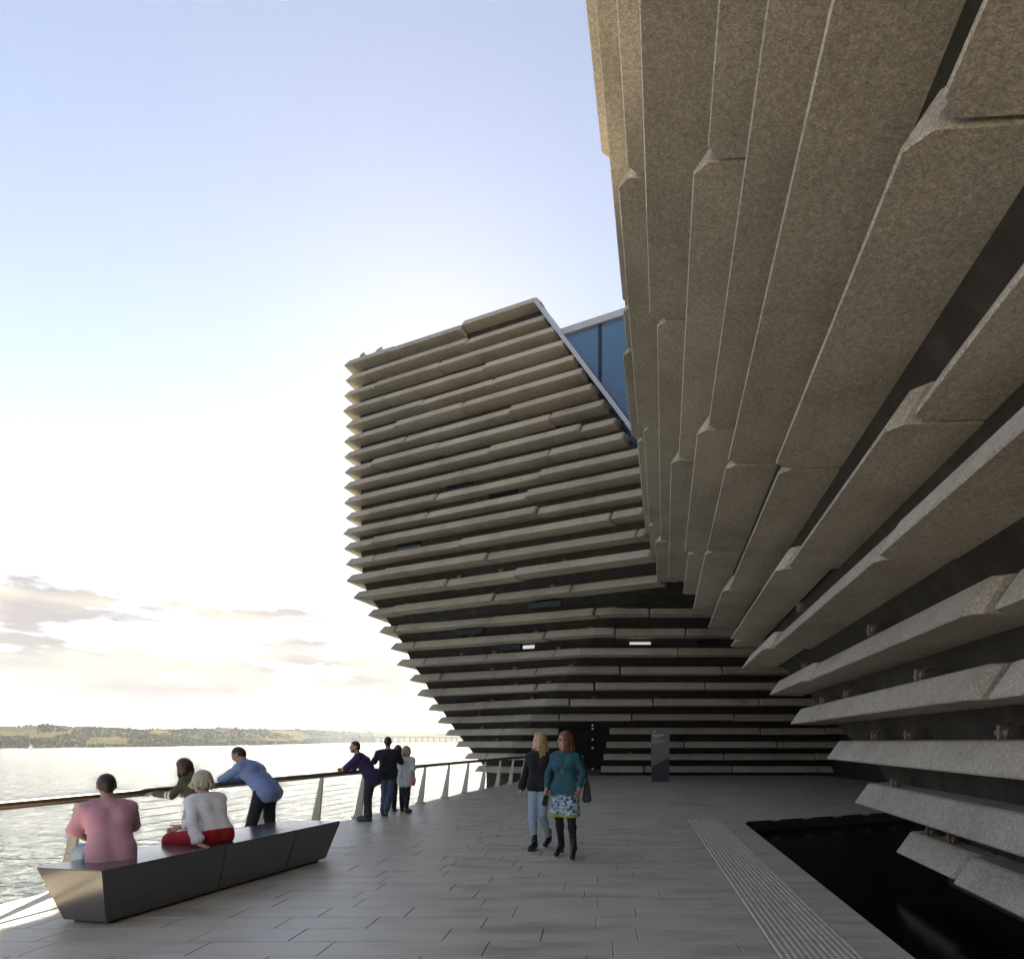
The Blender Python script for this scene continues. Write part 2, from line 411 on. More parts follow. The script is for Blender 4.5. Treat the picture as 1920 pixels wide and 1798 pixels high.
# dark walls behind the planks
INS = .50
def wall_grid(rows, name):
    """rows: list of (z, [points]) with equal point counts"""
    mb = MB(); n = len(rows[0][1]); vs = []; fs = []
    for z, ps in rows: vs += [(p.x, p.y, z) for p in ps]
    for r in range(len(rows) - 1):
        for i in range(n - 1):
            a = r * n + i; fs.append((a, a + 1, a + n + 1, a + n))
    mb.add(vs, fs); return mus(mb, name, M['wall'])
rows = []
tip = {k: near[k][-1][0] for k in near}
nrm = Vector((1, -DN)).normalized()
def near_row(k, z):
    o = max(x for _, x in near[k]) * .5 + near_off(k) * .5 + INS
    t = tip[k] - (.45 if k <= 11 else -.3)
    ps = [Vector((o + DN * d, d)) for d in (NSTART, 0, 4, 8)] + [Vector((o + DN * t, t))]
    if t < 8.5: ps[3] = Vector((o + DN * 6.5, 6.5))
    ps += [Vector((o + DN * t + 1.2, t + .8)), Vector((12.0, t + 3.0))]
    return (z, ps)
rows.append((-.9, [p + Vector((.12, 0)) for p in near_row(1, 0)[1]]))
for k in range(1, NROW + 1): rows.append(near_row(k, rowz(k) + .12))
rows.append((17.0, [p.copy() for p in near_row(NROW, 0)[1]]))
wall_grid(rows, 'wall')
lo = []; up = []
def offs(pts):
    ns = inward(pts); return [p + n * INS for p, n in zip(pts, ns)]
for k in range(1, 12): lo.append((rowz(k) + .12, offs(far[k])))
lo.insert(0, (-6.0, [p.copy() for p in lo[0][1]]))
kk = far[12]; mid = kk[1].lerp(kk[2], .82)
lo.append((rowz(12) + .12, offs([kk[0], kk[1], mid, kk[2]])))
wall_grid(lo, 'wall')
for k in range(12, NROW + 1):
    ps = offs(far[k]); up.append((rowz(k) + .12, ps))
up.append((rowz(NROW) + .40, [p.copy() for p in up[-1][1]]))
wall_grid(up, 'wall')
# added to block sky light: slab over the passage, its back wall, roofs
mb = MB(); mb.prism([(2.4, 16.6), (12, 17.5), (12, 27), (-1, 24.2), (2.5, 21.4)], rowz(12) + .25, rowz(12) + .5); mus(mb, 'sky_block_slab', M['wall'])
mb = MB(); mb.prism([(11.0, 14), (11.3, 14), (11.3, 33), (11.0, 33)], -.5, 8); mus(mb, 'wall', M['wall'])  # added to close off the passage and keep it dark
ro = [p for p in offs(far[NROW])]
mb = MB(); mb.prism([tuple(ro[0]), tuple(ro[1]), tuple(ro[2]), (ro[2].x + 6, ro[2].y + 18)][::-1], rowz(NROW) + .2, rowz(NROW) + .38); mus(mb, 'roof', M['wall'])  # slab added to keep sky light out of the far volume
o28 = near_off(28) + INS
mb = MB(); mb.prism([(o28 + DN * NSTART, NSTART), (13, NSTART), (13, 21), (o28 + DN * 19.6, 19.6)], 16.6, 16.9); mus(mb, 'roof', M['wall'])  # same sky-light block over the near volume
# slanted metal trim at the end of the far facade
e0 = far[28][-1]; e1 = far[19][-1]; ex = Vector((e1.x + .33, e1.y - .18))
dirf = (far[24][2] - far[24][1]).normalized(); nf = Vector((-dirf.y, dirf.x))
a = Vector((e0.x, e0.y, rowz(28) + .06)); b = Vector((ex.x + .3, ex.y - .2, rowz(18) + .1))
mb = MB(); t = (b - a).normalized(); w = Vector((dirf.x, dirf.y, 0)); inn = Vector((nf.x, nf.y, 0))
def bar(mb, a, b, wv, dv):
    vs = []
    for p in (a, b):
        for (i, j) in ((0, 0), (1, 0), (1, 1), (0, 1)): vs.append(p + wv * i + dv * j)
    mb.add(vs, [(0, 1, 2, 3), (7, 6, 5, 4), (0, 4, 5, 1), (1, 5, 6, 2), (2, 6, 7, 3), (3, 7, 4, 0)])
bar(mb, a, b, w * .16, inn * .8); mus(mb, 'metal_trim', M['trim'])
# glass between the volumes: plane parallel to the far facade, set .45 m back
g0 = e0 + dirf * .12 + nf * .45
def gp(s, z): return Vector((g0.x + dirf.x * s, g0.y + dirf.y * s, z))
ztop = 15.25
def s_edge(z): # where the slanted trim is at height z
    f = (z - a.z) / (b.z - a.z); p = a.lerp(b, f); return (Vector((p.x, p.y)) - g0).dot(dirf) + .12
panes = []
sm = 2.15
gw = empty('glass', (0, 0, 0)); gw.parent = museum; bpy.data.objects.remove(gw)
def pane(poly):
    mb = MB(); n = len(poly); vs = [gp(s, z) for s, z in poly] + [gp(s, z) + inn * .03 for s, z in poly]
    mb.add(vs, [tuple(range(n)), tuple(range(n, 2 * n))[::-1]] + [(i, (i + 1) % n, n + (i + 1) % n, n + i) for i in range(n)]); mus(mb, 'pane', M['glass'])
zm = 11.9
s1 = 5.2
pane([(s_edge(zm + .05), zm + .05), (sm - .04, zm + .05), (sm - .04, ztop), (s_edge(ztop), ztop)])
pane([(sm + .04, zm + .05), (s1, zm + .05), (s1, ztop), (sm + .04, ztop)])
pane([(sm + .04, 9.5), (s1, 9.5), (s1, zm - .05), (sm + .04, zm - .05)])
pane([(s_edge(10.9), 10.9), (sm - .04, 10.9), (sm - .04, zm - .05), (s_edge(zm - .05), zm - .05)])
for (A, B, wv) in ((gp(sm - .05, 9.5), gp(sm - .05, ztop), w * .1), (gp(s_edge(zm), zm - .05), gp(s1, zm - .05), Vector((0, 0, .1)))):
    mb = MB(); bar(mb, A - inn * .05, B - inn * .05, wv, inn * .12); mus(mb, 'mullion', M['mull'])
mb = MB(); bar(mb, gp(s_edge(ztop) - .2, ztop) - inn * .12, gp(s1, ztop) - inn * .12, Vector((0, 0, .22)), inn * .5); mus(mb, 'coping', M['trim'])
# interior behind the glass
mb = MB(); bar(mb, gp(-.5, 8.8) + inn * 2.5, gp(-.5, ztop) + inn * 2.5, w * 7, inn * .2); mus(mb, 'inner_wall', M['darkwin'])

# windows between the planks of the far facade: (px centre, py centre, width px, row below)
def facade_point(k, px):
    ps = far[k]; best = None
    for i in range(1, len(ps) - 1):
        for f in np.linspace(0, 1, 160):
            q = ps[i].lerp(ps[i + 1], f)
            if best is None or abs(px_of(q) - px) < best[0]: best = (abs(px_of(q) - px), q, (ps[i + 1] - ps[i]).normalized())
    return best[1], best[2]
def window(k, px, wm, mat, h=.3):
    q, d = facade_point(k, px); n = Vector((-d.y, d.x)); z0 = rowz(k) + .36
    q2, _ = facade_point(k + 1, px)
    t = .72; c = q.lerp(q2, t) + n * (INS - .03)
    D = Vector((d.x, d.y, 0)); A = Vector((c.x, c.y, z0)) - D * wm / 2; lean = Vector(((q2 - q).x, (q2 - q).y, .6)).normalized()
    mb = MB(); nn = Vector((n.x, n.y, 0)); bar(mb, A, A + D * wm, lean * h, nn * .05); mus(mb, 'window', mat)
for k, px, wm, mt, h in ((9, 979, .5, M['litwin'], .17), (9, 1200, .8, M['litwin'], .13), (9, 945, .9, M['darkwin'], .3), (20, 1010, 1.1, M['darkwin'], .3), (18, 845, 1.2, M['darkwin'], .3),
                         (17, 930, 1.2, M['darkwin'], .3), (15, 750, 1.2, M['darkwin'], .3), (11, 1010, 1.3, M['darkwin'], .3), (10, 865, 1.3, M['darkwin'], .3), (9, 1330, .8, M['darkwin'], .2)):
    window(k, px, wm, mt, h)
# doorway: recessed dark panel with a row of bright studs
yd = 29.6
def wall_y(z): return float(np.interp((z - .27) / .6 + 1, [1, 2, 3, 4, 5], [30.4, 30.0, 29.5, 28.9, 28.0])) + INS
mb = MB(); vs = []; zs_ = [.0, .27, .87, 1.47, 2.07, 2.36]
for z in zs_:
    y = wall_y(z)
    for px, dy in ((1050, -.06), (1124 + z * 8, -.06), (1124 + z * 8, .1), (1050, .1)): vs.append((at(px, y), y + dy, z))
fs = [(0, 3, 2, 1), (20, 21, 22, 23)] + [(4 * r_ + a_, 4 * r_ + (a_ + 1) % 4, 4 * r_ + 4 + (a_ + 1) % 4, 4 * r_ + 4 + a_) for r_ in range(5) for a_ in range(4)]
mb.add(vs, fs); mus(mb, 'door', M['black'])
for py in (1361, 1367, 1386, 1402, 1442):
    zz = EYE + (HY - py) * 30.2 / FPX; d = wall_y(zz)
    mb = MB(); mb.tube([(at(1111, d), d - .05, zz), (at(1111, d), d - .10, zz), (at(1111, d), d - .125, zz)], [.05, .05, .03], 8); mus(mb, 'stud', M['bolt'])

# brackets on the wall above the planks
bm = MB()
for i in range(9):
    pass
def bracket_mesh():
    mb = MB()
    mb.tube([(0, .34, .06), (0, .26, .13), (0, .15, .15), (0, .08, .10), (0, .06, 0)], .014, 6)
    mb.tube([(.11, .34, .06), (.11, .26, .13), (.11, .15, .15), (.11, .08, .10), (.11, .06, 0)], .014, 6)
    mb.box(-.05, .16, .05, .09, .05, .09); mb.box(.03, .08, .03, .12, .02, .13)
    me = bpy.data.meshes.new('bracket'); me.from_pydata(mb.v, [], mb.f); me.materials.append(M['bracket']); return me
BR = bracket_mesh()
def put_bracket(p, d, n, z):
    o = bpy.data.objects.new('bracket', BR); COL.objects.link(o); o.parent = museum
    o.location = (p.x - museum.location.x, p.y - museum.location.y, z - museum.location.z)
    o.rotation_euler.z = math.atan2(d.y, d.x)
rb = random.Random(3)
for k in range(1, 14):
    for j in range(5 if k < 12 else 3):
        px = 780 + j * 105 + rb.uniform(-40, 40) + (k % 2) * 40
        if k < 4 and 1040 < px < 1150: continue
        if px < cx_l[k] + 60: continue
        q, d = facade_point(k, px); n = Vector((-d.y, d.x)); put_bracket(q + n * .18, d, n, rowz(k) + .275)
for k, ds in ((1, (7.5, 8.1)), (2, (5.2, 8.3)), (3, (7.6, 8.8, 5.5)), (4, (9.2, 6.6, 10.6)), (5, (10.9, 7.4)), (6, (9.0,))):
    for d in ds:
        o = near[k][-1][1]; dd = Vector((DN, 1)).normalized()
        # wall is on +X: walk towards -Y so that inward is local +y
        put_bracket(Vector((o + DN * d, d)) + nrm * .18, -dd, nrm, rowz(k) + .275)
tag(museum, 'angular museum clad in rows of horizontal concrete planks overhanging the waterside deck', 'building')

# ------------------------------------------------------------------ ground
base_line = [(-6, -7.4), (2, -6.6), (6.3, -6.08), (7.1, -6.0), (8.75, -5.82), (10.35, -5.62), (11.95, -5.43), (13.5, -5.22), (15.1, -5.02), (16.7, -4.82), (18.4, -4.6), (20.0, -4.38), (21.5, -4.12), (23.1, -3.87), (24.6, -3.62), (26.3, -3.38), (28.0, -3.12), (29.8, -2.85)]
bz = [b[0] for b in base_line]; bx = [b[1] for b in base_line]
def rail_x(d): return float(np.interp(d, bz, bx))
def edge_x(d): return rail_x(d) - .02 if d > 9 else rail_x(d) - .02 + (9 - d) * .035
def strip_l(d): return 1.32 + (d - 4.765) * .0515
def strip_r(d): return 1.965 + (d - 4.765) * .0515
def pool_l(d): return 2.34 + (d - 4.76) * .061
POOLD = 12.96
def pool_far(x): return POOLD + (x - 2.84) * .46
# deck slab with the pool cut out (mortar bed under the stones)
mb = MB()
def deck_strip(d0, d1, xl0, xl1, xr0, xr1, z=-.012):
    mb.add([(xl0, d0, z), (xr0, d0, z), (xr1, d1, z), (xl1, d1, z)], [(0, 1, 2, 3)])
dd = [-6, 0] + [x * .5 for x in range(4, 26)] + [POOLD]
for a_, b_ in zip(dd[:-1], dd[1:]): deck_strip(a_, b_, edge_x(a_), edge_x(b_), pool_l(a_), pool_l(b_))
dd = [POOLD, 14, 16, 18, 20, 22, 24, 26, 28, 29.8]
for a_, b_ in zip(dd[:-1], dd[1:]):
    xr = lambda d: min(12, 2.84 + (d - POOLD) / .46)
    deck_strip(a_, b_, edge_x(a_), edge_x(b_), xr(a_), xr(b_))
deck_strip(29.8, 33, -2.85, 1.0, 12, 12)
deck = mb.build('deck', M['joint']); deck['kind'] = 'structure'
# skirt of the deck down to the water
mb = MB(); vs = []
for d in bz: vs += [(edge_x(d), d, -.012), (edge_x(d) - .05, d, -8.2)]
mb.add(vs, [(2 * i, 2 * i + 2, 2 * i + 3, 2 * i + 1) for i in range(len(bz) - 1)])
tag(mb.build('quay_wall', M['ledge']), 'rough brown stone quay wall dropping from the deck edge to the river', 'wall')
# paving stones
ROW = .355; J = .006
stones = []
rs = random.Random(11)
def stone_row(d0, d1, xl, xr, lens):
    dm = (d0 + d1) / 2; x = None; first = True
    L0, R0 = xl(d0), xr(d0); L1, R1 = xl(d1), xr(d1)
    xs = []; x = min(L0, L1) - rs.uniform(0, .9)
    x = math.floor(x)
    x += rs.uniform(0, .9)
    while x < max(R0, R1):
        xs.append(x); x += rs.choice(lens)
    xs = [q for q in xs if max(L0, L1) + .15 < q < min(R0, R1) - .15]
    e = [None] + xs + [None]
    for i in range(len(e) - 1):
        a0 = L0 if e[i] is None else e[i]; a1 = L1 if e[i] is None else e[i]
        b0 = R0 if e[i + 1] is None else e[i + 1]; b1 = R1 if e[i + 1] is None else e[i + 1]
        stones.append([(a0 + J / 2, d0 + J / 2), (b0 - J / 2, d0 + J / 2), (b1 - J / 2, d1 - J / 2), (a1 + J / 2, d1 - J / 2)])
d = 2.0; r = 0
while d < 30.5:
    d1 = d + ROW
    if d1 < 13.3:
        stone_row(d, d1, edge_x, strip_l, (.8, 1.0, 1.15, 1.25))
        if d1 < POOLD: stone_row(d, d1, strip_r, pool_l, (9,))
        else: stone_row(d, d1, strip_r, lambda q: max(pool_l(q), 2.84 + (q - POOLD) / .46 if q > POOLD else 0), (9,))
    else:
        stone_row(d, d1, edge_x, lambda q: min(10.9, 2.84 + (q - POOLD) / .46), (.8, 1.0, 1.15, 1.25))
    d = d1
def stone_mesh(mb, q, bev=.004, dz=0):
    c = [sum(p[0] for p in q) / 4, sum(p[1] for p in q) / 4]
    lowv = [(x, y, -.03) for x, y in q]; midv = [(x, y, -bev + dz) for x, y in q]
    topv = [(x + (bev if x < c[0] else -bev), y + (bev if y < c[1] else -bev), dz) for x, y in q]
    vs = lowv + midv + topv
    fs = [(8, 9, 10, 11)]
    for i in range(4):
        j = (i + 1) % 4; fs += [(i, j, 4 + j, 4 + i), (4 + i, 4 + j, 8 + j, 8 + i)]
    mb.add(vs, fs)
def vis(q):
    x = sum(p[0] for p in q) / 4; y = sum(p[1] for p in q) / 4; px = CX + FPX * x / y; py = HY + FPX * EYE / y
    return (-60 < px < 1980) and py < 1860
stones.sort(key=lambda q: (0 if vis(q) else 1, sum(p[1] for p in q)))
smb = MB()
for i, q in enumerate(stones):
    dz = rs.uniform(-.0015, .0015)
    if i < 300:
        mb = MB(); stone_mesh(mb, q, dz=dz); o = mb.build('paving_stone', M['paving'], deck)
    else: stone_mesh(smb, q, dz=dz)
o = smb.build('distant_paving_stones', M['paving'], deck); o['kind'] = 'stuff'
# ribbed warning strip
strip = empty('tactile_strip', (strip_l(9), 9, 0)); tag(strip, 'long strip of raised grey ribs set in the paving beside the pool', 'paving strip')
def on(o, root): o.parent = root; o.location = -Vector(root.location); return o
mb = MB(); mb.add([(strip_l(2), 2, -.004), (strip_r(2), 2, -.004), (strip_r(13.3), 13.3, -.004), (strip_l(13.3), 13.3, -.004)], [(0, 1, 2, 3)]); on(mb.build('strip_bed', M['ribs']), strip)
for i in range(12):
    f0 = (i + .22) / 12; f1 = (i + .78) / 12; mb = MB(); sec = []
    for d in (2.0, 13.2):
        w_ = strip_r(d) - strip_l(d); a0 = strip_l(d) + w_ * f0; a1 = strip_l(d) + w_ * f1; c = .25 * (a1 - a0)
        sec += [(a0, d, -.003), (a0 + c * .5, d, .009), (a0 + c, d, .012), (a1 - c, d, .012), (a1 - c * .5, d, .009), (a1, d, -.003)]
    mb.add(sec, [(j, j + 1, j + 7, j + 6) for j in range(5)] + [(0, 5, 4, 3, 2, 1), (6, 7, 8, 9, 10, 11)]); on(mb.build('rib', M['ribs']), strip)
# pool
mb = MB()
P4 = [(pool_l(-6), -6), (14, -6), (14, pool_far(14)), (2.84, POOLD)]
n = 4
vs = [(x, y, -.005) for x, y in P4] + [(x, y, -.7) for x, y in P4]
mb.add(vs, [(3, 0, 4, 7), (2, 3, 7, 6), (4, 5, 6, 7)]); pw = mb.build('pool_basin', M['poolwall']); pw['kind'] = 'structure'
mb = MB(); mb.add([(x, y, -.20) for x, y in P4], [(0, 1, 2, 3)]); pl = mb.build('pool_water', M['pool']); pl['kind'] = 'structure'
# open sunlit plaza behind the viewpoint
mb = MB(); mb.add([(-60, -140, -.016), (90, -140, -.016), (90, -6, -.016), (-7.4, -6, -.016), (-9.5, -25, -.016), (-60, -40, -.016)], [(0, 1, 2, 3, 4, 5)])
pz = mb.build('plaza', simple('pale_plaza_paving', (.44, .42, .39), .8, 0, 2, .1)); pz['kind'] = 'structure'
# river
mb = MB(); mb.add([(-6000, -300, -6.2), (6000, -300, -6.2), (6000, 9000, -6.2), (-6000, 9000, -6.2)], [(0, 1, 2, 3)]); rv = mb.build('river', M['river']); rv['kind'] = 'structure'

# ------------------------------------------------------------------ railing along the deck edge
M['bench'].node_tree.nodes['Principled BSDF'].inputs['IOR'].default_value = 1.85
railing = empty('railing', (rail_x(13.5), 13.5, 0)); tag(railing, 'curved railing with brown handrail, pale tapered posts and steel cables at the deck edge', 'railing')
RZ = 1.0; LEAN = .20
pd = [3.8, 5.45, 7.1, 8.75, 10.35, 11.95, 13.5, 15.1, 16.7, 18.4, 20.0, 21.5, 23.1, 24.6, 26.3, 28.0]
def inw(d):
    t = Vector((rail_x(d + .3) - rail_x(d - .3), .6)).normalized(); return Vector((t.y, -t.x))
hp = []
for d in np.linspace(1.5, 28.6, 60):
    n = inw(d); hp.append((rail_x(d) + n.x * LEAN, d + n.y * LEAN, RZ))
mb = MB(); mb.tube(hp, .034, 10); on(mb.build('handrail', M['timber'], None, True), railing)
mb = MB(); mb.tube([(x, y, z - .045) for x, y, z in hp], .012, 6); on(mb.build('rail_core', M['steel'], None, True), railing)
for d in pd:
    n = inw(d); b0 = Vector((rail_x(d) + .06 * n.x, d + .06 * n.y)); t = Vector((-n.y, n.x)); mb = MB(); vs = []
    for (f, w2, th) in ((0, .085, .020), (1, .030, .014)):
        c = b0 + n * (LEAN - .06) * f; z = .02 + (RZ - .075) * f
        for sx, sy in ((-1, -1), (1, -1), (1, 1), (-1, 1)):
            q = c + n * w2 * sx + t * th * sy; vs.append((q.x, q.y, z))
    mb.add(vs, [(3, 2, 1, 0), (4, 5, 6, 7), (0, 1, 5, 4), (1, 2, 6, 5), (2, 3, 7, 6), (3, 0, 4, 7)])
    po = on(mb.build('post', M['pale']), railing)
    mb = MB(); c = b0
    vs = []
    for z in (.003, .022):
        for sx, sy in ((-1, -1), (1, -1), (1, 1), (-1, 1)):
            q = c + n * .13 * sx + t * .07 * sy; vs.append((q.x, q.y, z))
    mb.add(vs, [(3, 2, 1, 0), (4, 5, 6, 7), (0, 1, 5, 4), (1, 2, 6, 5), (2, 3, 7, 6), (3, 0, 4, 7)])
    for sx in (-1, 1):
        q = c + n * .105 * sx; mb.tube([(q.x, q.y, .022), (q.x, q.y, .045)], .014, 6)
    o = mb.build('base_plate', M['steel']); o.parent = po; o.location = (0, 0, 0)
for i in range(9):
    f = (i + .8) / 9.6; mb = MB(); pts = []
    for d in pd:
        n = inw(d); o_ = .06 + (LEAN - .06) * f; pts.append((rail_x(d) + n.x * o_, d + n.y * o_, .02 + (RZ - .075) * f))
    mb.tube(pts, .0026, 5); on(mb.build('cable', M['steel']), railing)

# ------------------------------------------------------------------ bench
bench = empty('bench', (-4.3, 7.3, 0)); tag(bench, 'long dark stone bench with slanted ends by the railing', 'bench')
def lerp2(a, b, f): return (a[0] + (b[0] - a[0]) * f, a[1] + (b[1] - a[1]) * f)
TF0, TF1, TB0, TB1 = (-4.34, 5.55), (-3.71, 9.08), (-5.04, 5.69), (-4.58, 9.12)
BF0, BF1, BB0, BB1 = (-4.37, 5.64), (-3.78, 8.74), (-4.83, 5.73), (-4.42, 8.78)
cuts_ = [0, .40, .735, 1]
for i in range(3):
    f0 = cuts_[i] + (.0012 if i else 0); f1 = cuts_[i + 1] - (.0012 if i < 2 else 0)
    q = [lerp2(BF0, BF1, f0), lerp2(BF0, BF1, f1), lerp2(BB0, BB1, f1), lerp2(BB0, BB1, f0)]
    t_ = [lerp2(TF0, TF1, f0), lerp2(TF0, TF1, f1), lerp2(TB0, TB1, f1), lerp2(TB0, TB1, f0)]
    bm = bmesh.new(); vb = [bm.verts.new((x, y, .03)) for x, y in q] + [bm.verts.new((x, y, .5)) for x, y in t_]
    for f in ((3, 2, 1, 0), (4, 5, 6, 7), (0, 1, 5, 4), (1, 2, 6, 5), (2, 3, 7, 6), (3, 0, 4, 7)): bm.faces.new([vb[k] for k in f])
    bmesh.ops.bevel(bm, geom=list(bm.edges), offset=.007, segments=2, affect='EDGES')
    me = bpy.data.meshes.new('block'); bm.to_mesh(me); bm.free(); me.materials.append(M['bench'])
    o = bpy.data.objects.new('block', me); COL.objects.link(o); on(o, bench)
mb = MB(); mb.prism([lerp2(lerp2(BF0, BF1, .02), lerp2(BB0, BB1, .02), .1), lerp2(lerp2(BF0, BF1, .98), lerp2(BB0, BB1, .98), .1), lerp2(lerp2(BF0, BF1, .98), lerp2(BB0, BB1, .98), .9), lerp2(lerp2(BF0, BF1, .02), lerp2(BB0, BB1, .02), .9)], .001, .031)
on(mb.build('plinth', M['black']), bench)

# ------------------------------------------------------------------ sign
SD = 25.9
sign = empty('sign', (at(1238, SD), SD, 0)); tag(sign, 'upright grey information panel with dark slanted foot in front of the planked wall', 'sign')
m = NT('taupe_sign_panel'); m.color((.17, .155, .148)); m.set(Roughness=.45); M['signp'] = m.m
M['signd'] = simple('charcoal_sign_foot', (.032, .033, .042), .4); M['white'] = simple('white_lettering', (.75, .74, .72), .6)
x0, x1 = -.365, .365; zt = 2.16
def sgn(mb, name, mt):
    o = mb.build(name, mt); o.parent = sign; return o
def plate(poly, y0, y1):
    mb = MB(); n = len(poly); mb.add([(x, y0, z) for x, z in poly] + [(x, y1, z) for x, z in poly], [tuple(range(n)), tuple(range(n, 2 * n))[::-1]] + [(i + n, (i + 1) % n + n, (i + 1) % n, i) for i in range(n)]); return mb
sgn(plate([(x0, .60), (x1, .97), (x1, zt), (x0, zt)], -.06, .06), 'panel', M['signp'])
sgn(plate([(x0 + .012, 0), (x1 - .012, 0), (x1 - .012, .965), (x0 + .012, .60)], -.045, .045), 'foot', M['signd'])
def text(body, x, z, size, parent, y=-.063, bold=0.0):
    cu = bpy.data.curves.new('lettering', 'FONT'); cu.body = body; cu.size = size; cu.extrude = .001; cu.offset = bold
    to = bpy.data.objects.new('tmp', cu); COL.objects.link(to); bpy.context.view_layer.update()
    me = bpy.data.meshes.new_from_object(to.evaluated_get(bpy.context.evaluated_depsgraph_get())); bpy.data.objects.remove(to)
    me.materials.clear(); me.materials.append(M['white'])
    o = bpy.data.objects.new('lettering', me); COL.objects.link(o); o.parent = parent; o.location = (x, y, z); o.rotation_euler = (math.pi / 2, 0, 0)
text('Main Museum', x0 + .05, 1.865, .085, sign, bold=.0015); text('entrance', x0 + .05, 1.79, .085, sign, bold=.0015)
text('Exhibitions and', x0 + .05, 1.665, .062, sign); text('shop, cafe, museum', x0 + .05, 1.605, .062, sign); text('and toilets', x0 + .05, 1.545, .062, sign)
mb = MB(); r_ = .062; cxm, czm = x0 + .10, 2.03
arc = [(cxm + r_ * math.cos(a), czm + r_ * math.sin(a)) for a in np.linspace(-1.3, 1.3, 12)] + [(cxm + .025 + r_ * .55 * math.cos(a) - .012, czm + r_ * .95 * math.sin(a)) for a in np.linspace(1.2, -1.2, 12)]
arc = [(cxm + r_ * math.cos(a), czm + r_ * math.sin(a)) for a in np.linspace(-1.35, 1.35, 12)] + [(cxm - .02 + r_ * .75 * math.cos(a), czm + r_ * .9 * math.sin(a)) for a in np.linspace(1.2, -1.2, 12)]
sgn(plate(arc, -.064, -.061), 'emblem', M['white'])

# ------------------------------------------------------------------ far shore
WL = -6.2
shore = [(-700, 640), (0, 722), (300, 940), (480, 1300), (560, 1750), (640, 2900), (760, 3500), (1000, 3900), (1900, 4200)]
ridge = [(-700, 30), (-100, 27), (0, 27), (25, 26), (85, 31), (130, 27), (200, 25), (260, 22), (330, 22), (420, 24), (520, 21), (600, 20), (650, 17), (700, 20), (760, 16), (820, 18), (900, 17), (1900, 20)]
def shore_d(px): return float(np.interp(px, [p for p, _ in shore], [d for _, d in shore]))
def ridge_h(px): return float(np.interp(px, [p for p, _ in ridge], [h for _, h in ridge]))
def land(px, t):
    """t 0 = shoreline .. 1 = ridge: world point"""
    d0 = shore_d(px); d1 = d0 * 1.28 + 160; d = d0 + (d1 - d0) * t
    hr = ridge_h(px) / FPX * d1 + EYE - WL
    x = at(px, d); nz = mnoise.noise(Vector((px * .02, t * 3, 0))) * .10 * t * (1 - t * .6)
    h = WL - .3 + hr * (0.10 * min(1, t * 8) + .90 * (t * t * (3 - 2 * t))) * (1 + nz)
    if t > 1: h = WL + hr * (1.05 - .5 * (t - 1)) - 1
    return Vector((x, d, h))
pxs_ = list(range(-700, 1900, 7)); ts = [0, .04, .1, .18, .27, .36, .46, .56, .66, .76, .86, .94, 1.0, 1.2]
vs = [land(p, t) for t in ts for p in pxs_]; n = len(pxs_)
fs = [(r * n + i, r * n + i + 1, (r + 1) * n + i + 1, (r + 1) * n + i) for r in range(len(ts) - 1) for i in range(n - 1)]
m = NT('far_farmland'); p = m.pos((.004, .006, .006)); f = m.noise(p, 1.0, 3, .4)
v = m.n('TexVoronoi'); v.inputs['Scale'].default_value = .011; m.link(m.pos(1), v.inputs['Vector']); sp_ = m.n('SeparateColor'); m.link(v.outputs['Color'], sp_.inputs[0])
m.color(m.ramp(sp_.outputs[0], [(0, (.014, .018, .013)), (.4, (.018, .022, .014)), (.55, (.05, .044, .016)), (.65, (.015, .02, .014)), (.85, (.06, .046, .022)), (1, (.036, .042, .014))])); m.set(Roughness=.95, Specular_IOR_Level=0.0); M['land'] = m.m
hl = new_obj('hills', vs, fs, M['land'], None, True); hl['kind'] = 'structure'
# woods and hedges on the far slope
rt = random.Random(5); ico = []
bm = bmesh.new(); bmesh.ops.create_icosphere(bm, subdivisions=1, radius=1); icv = [v.co.copy() for v in bm.verts]; icf = [tuple(v.index for v in f.verts) for f in bm.faces]; bm.free()
tv = []; tf = []
def blob(c, rx, rz):
    n0 = len(tv)
    for q in icv:
        k_ = 1 + rt.uniform(-.28, .28); tv.append((c.x + q.x * rx * k_, c.y + q.y * rx * k_, c.z + q.z * rz * k_))
    tf.extend(tuple(i + n0 for i in f) for f in icf)
for i in range(15000):
    px = rt.uniform(-350, 700); t = rt.random() ** 1.25
    w_ = mnoise.noise(Vector((px * .016, t * 4.2, 3.3)))
    if px < 70 and .45 < t < .85 and px > -60 + 150 * (t - .45): continue
    if w_ < -.22 and not (t < .12 or .93 < t): continue
    c = land(px, t); s_ = c.y / FPX * rt.uniform(.6, 1.5); blob(c + Vector((0, 0, s_ * .6)), s_ * 1.3, s_ * 1.0)
for i in range(420):
    px = rt.uniform(-300, 870); 
    if mnoise.noise(Vector((px * .03, 9, 0))) < .02: continue
    c = land(px, rt.uniform(.95, 1.01)); s_ = c.y / FPX * rt.uniform(.8, 2.4); blob(c + Vector((0, 0, s_ * .6)), s_, s_ * 1.2)
m = NT('far_woodland'); m.color(m.ramp(m.n('NewGeometry').outputs['Random Per Island'], [(0, (.011, .015, .014)), (.6, (.018, .023, .017)), (1, (.028, .031, .018))])); m.set(Roughness=.9, Specular_IOR_Level=0.0); M['wood'] = m.m
wo = new_obj('woodland', tv, tf, M['wood'], None, True); tag(wo, 'dark band of trees and hedges covering the far shore', 'trees', kind='stuff')
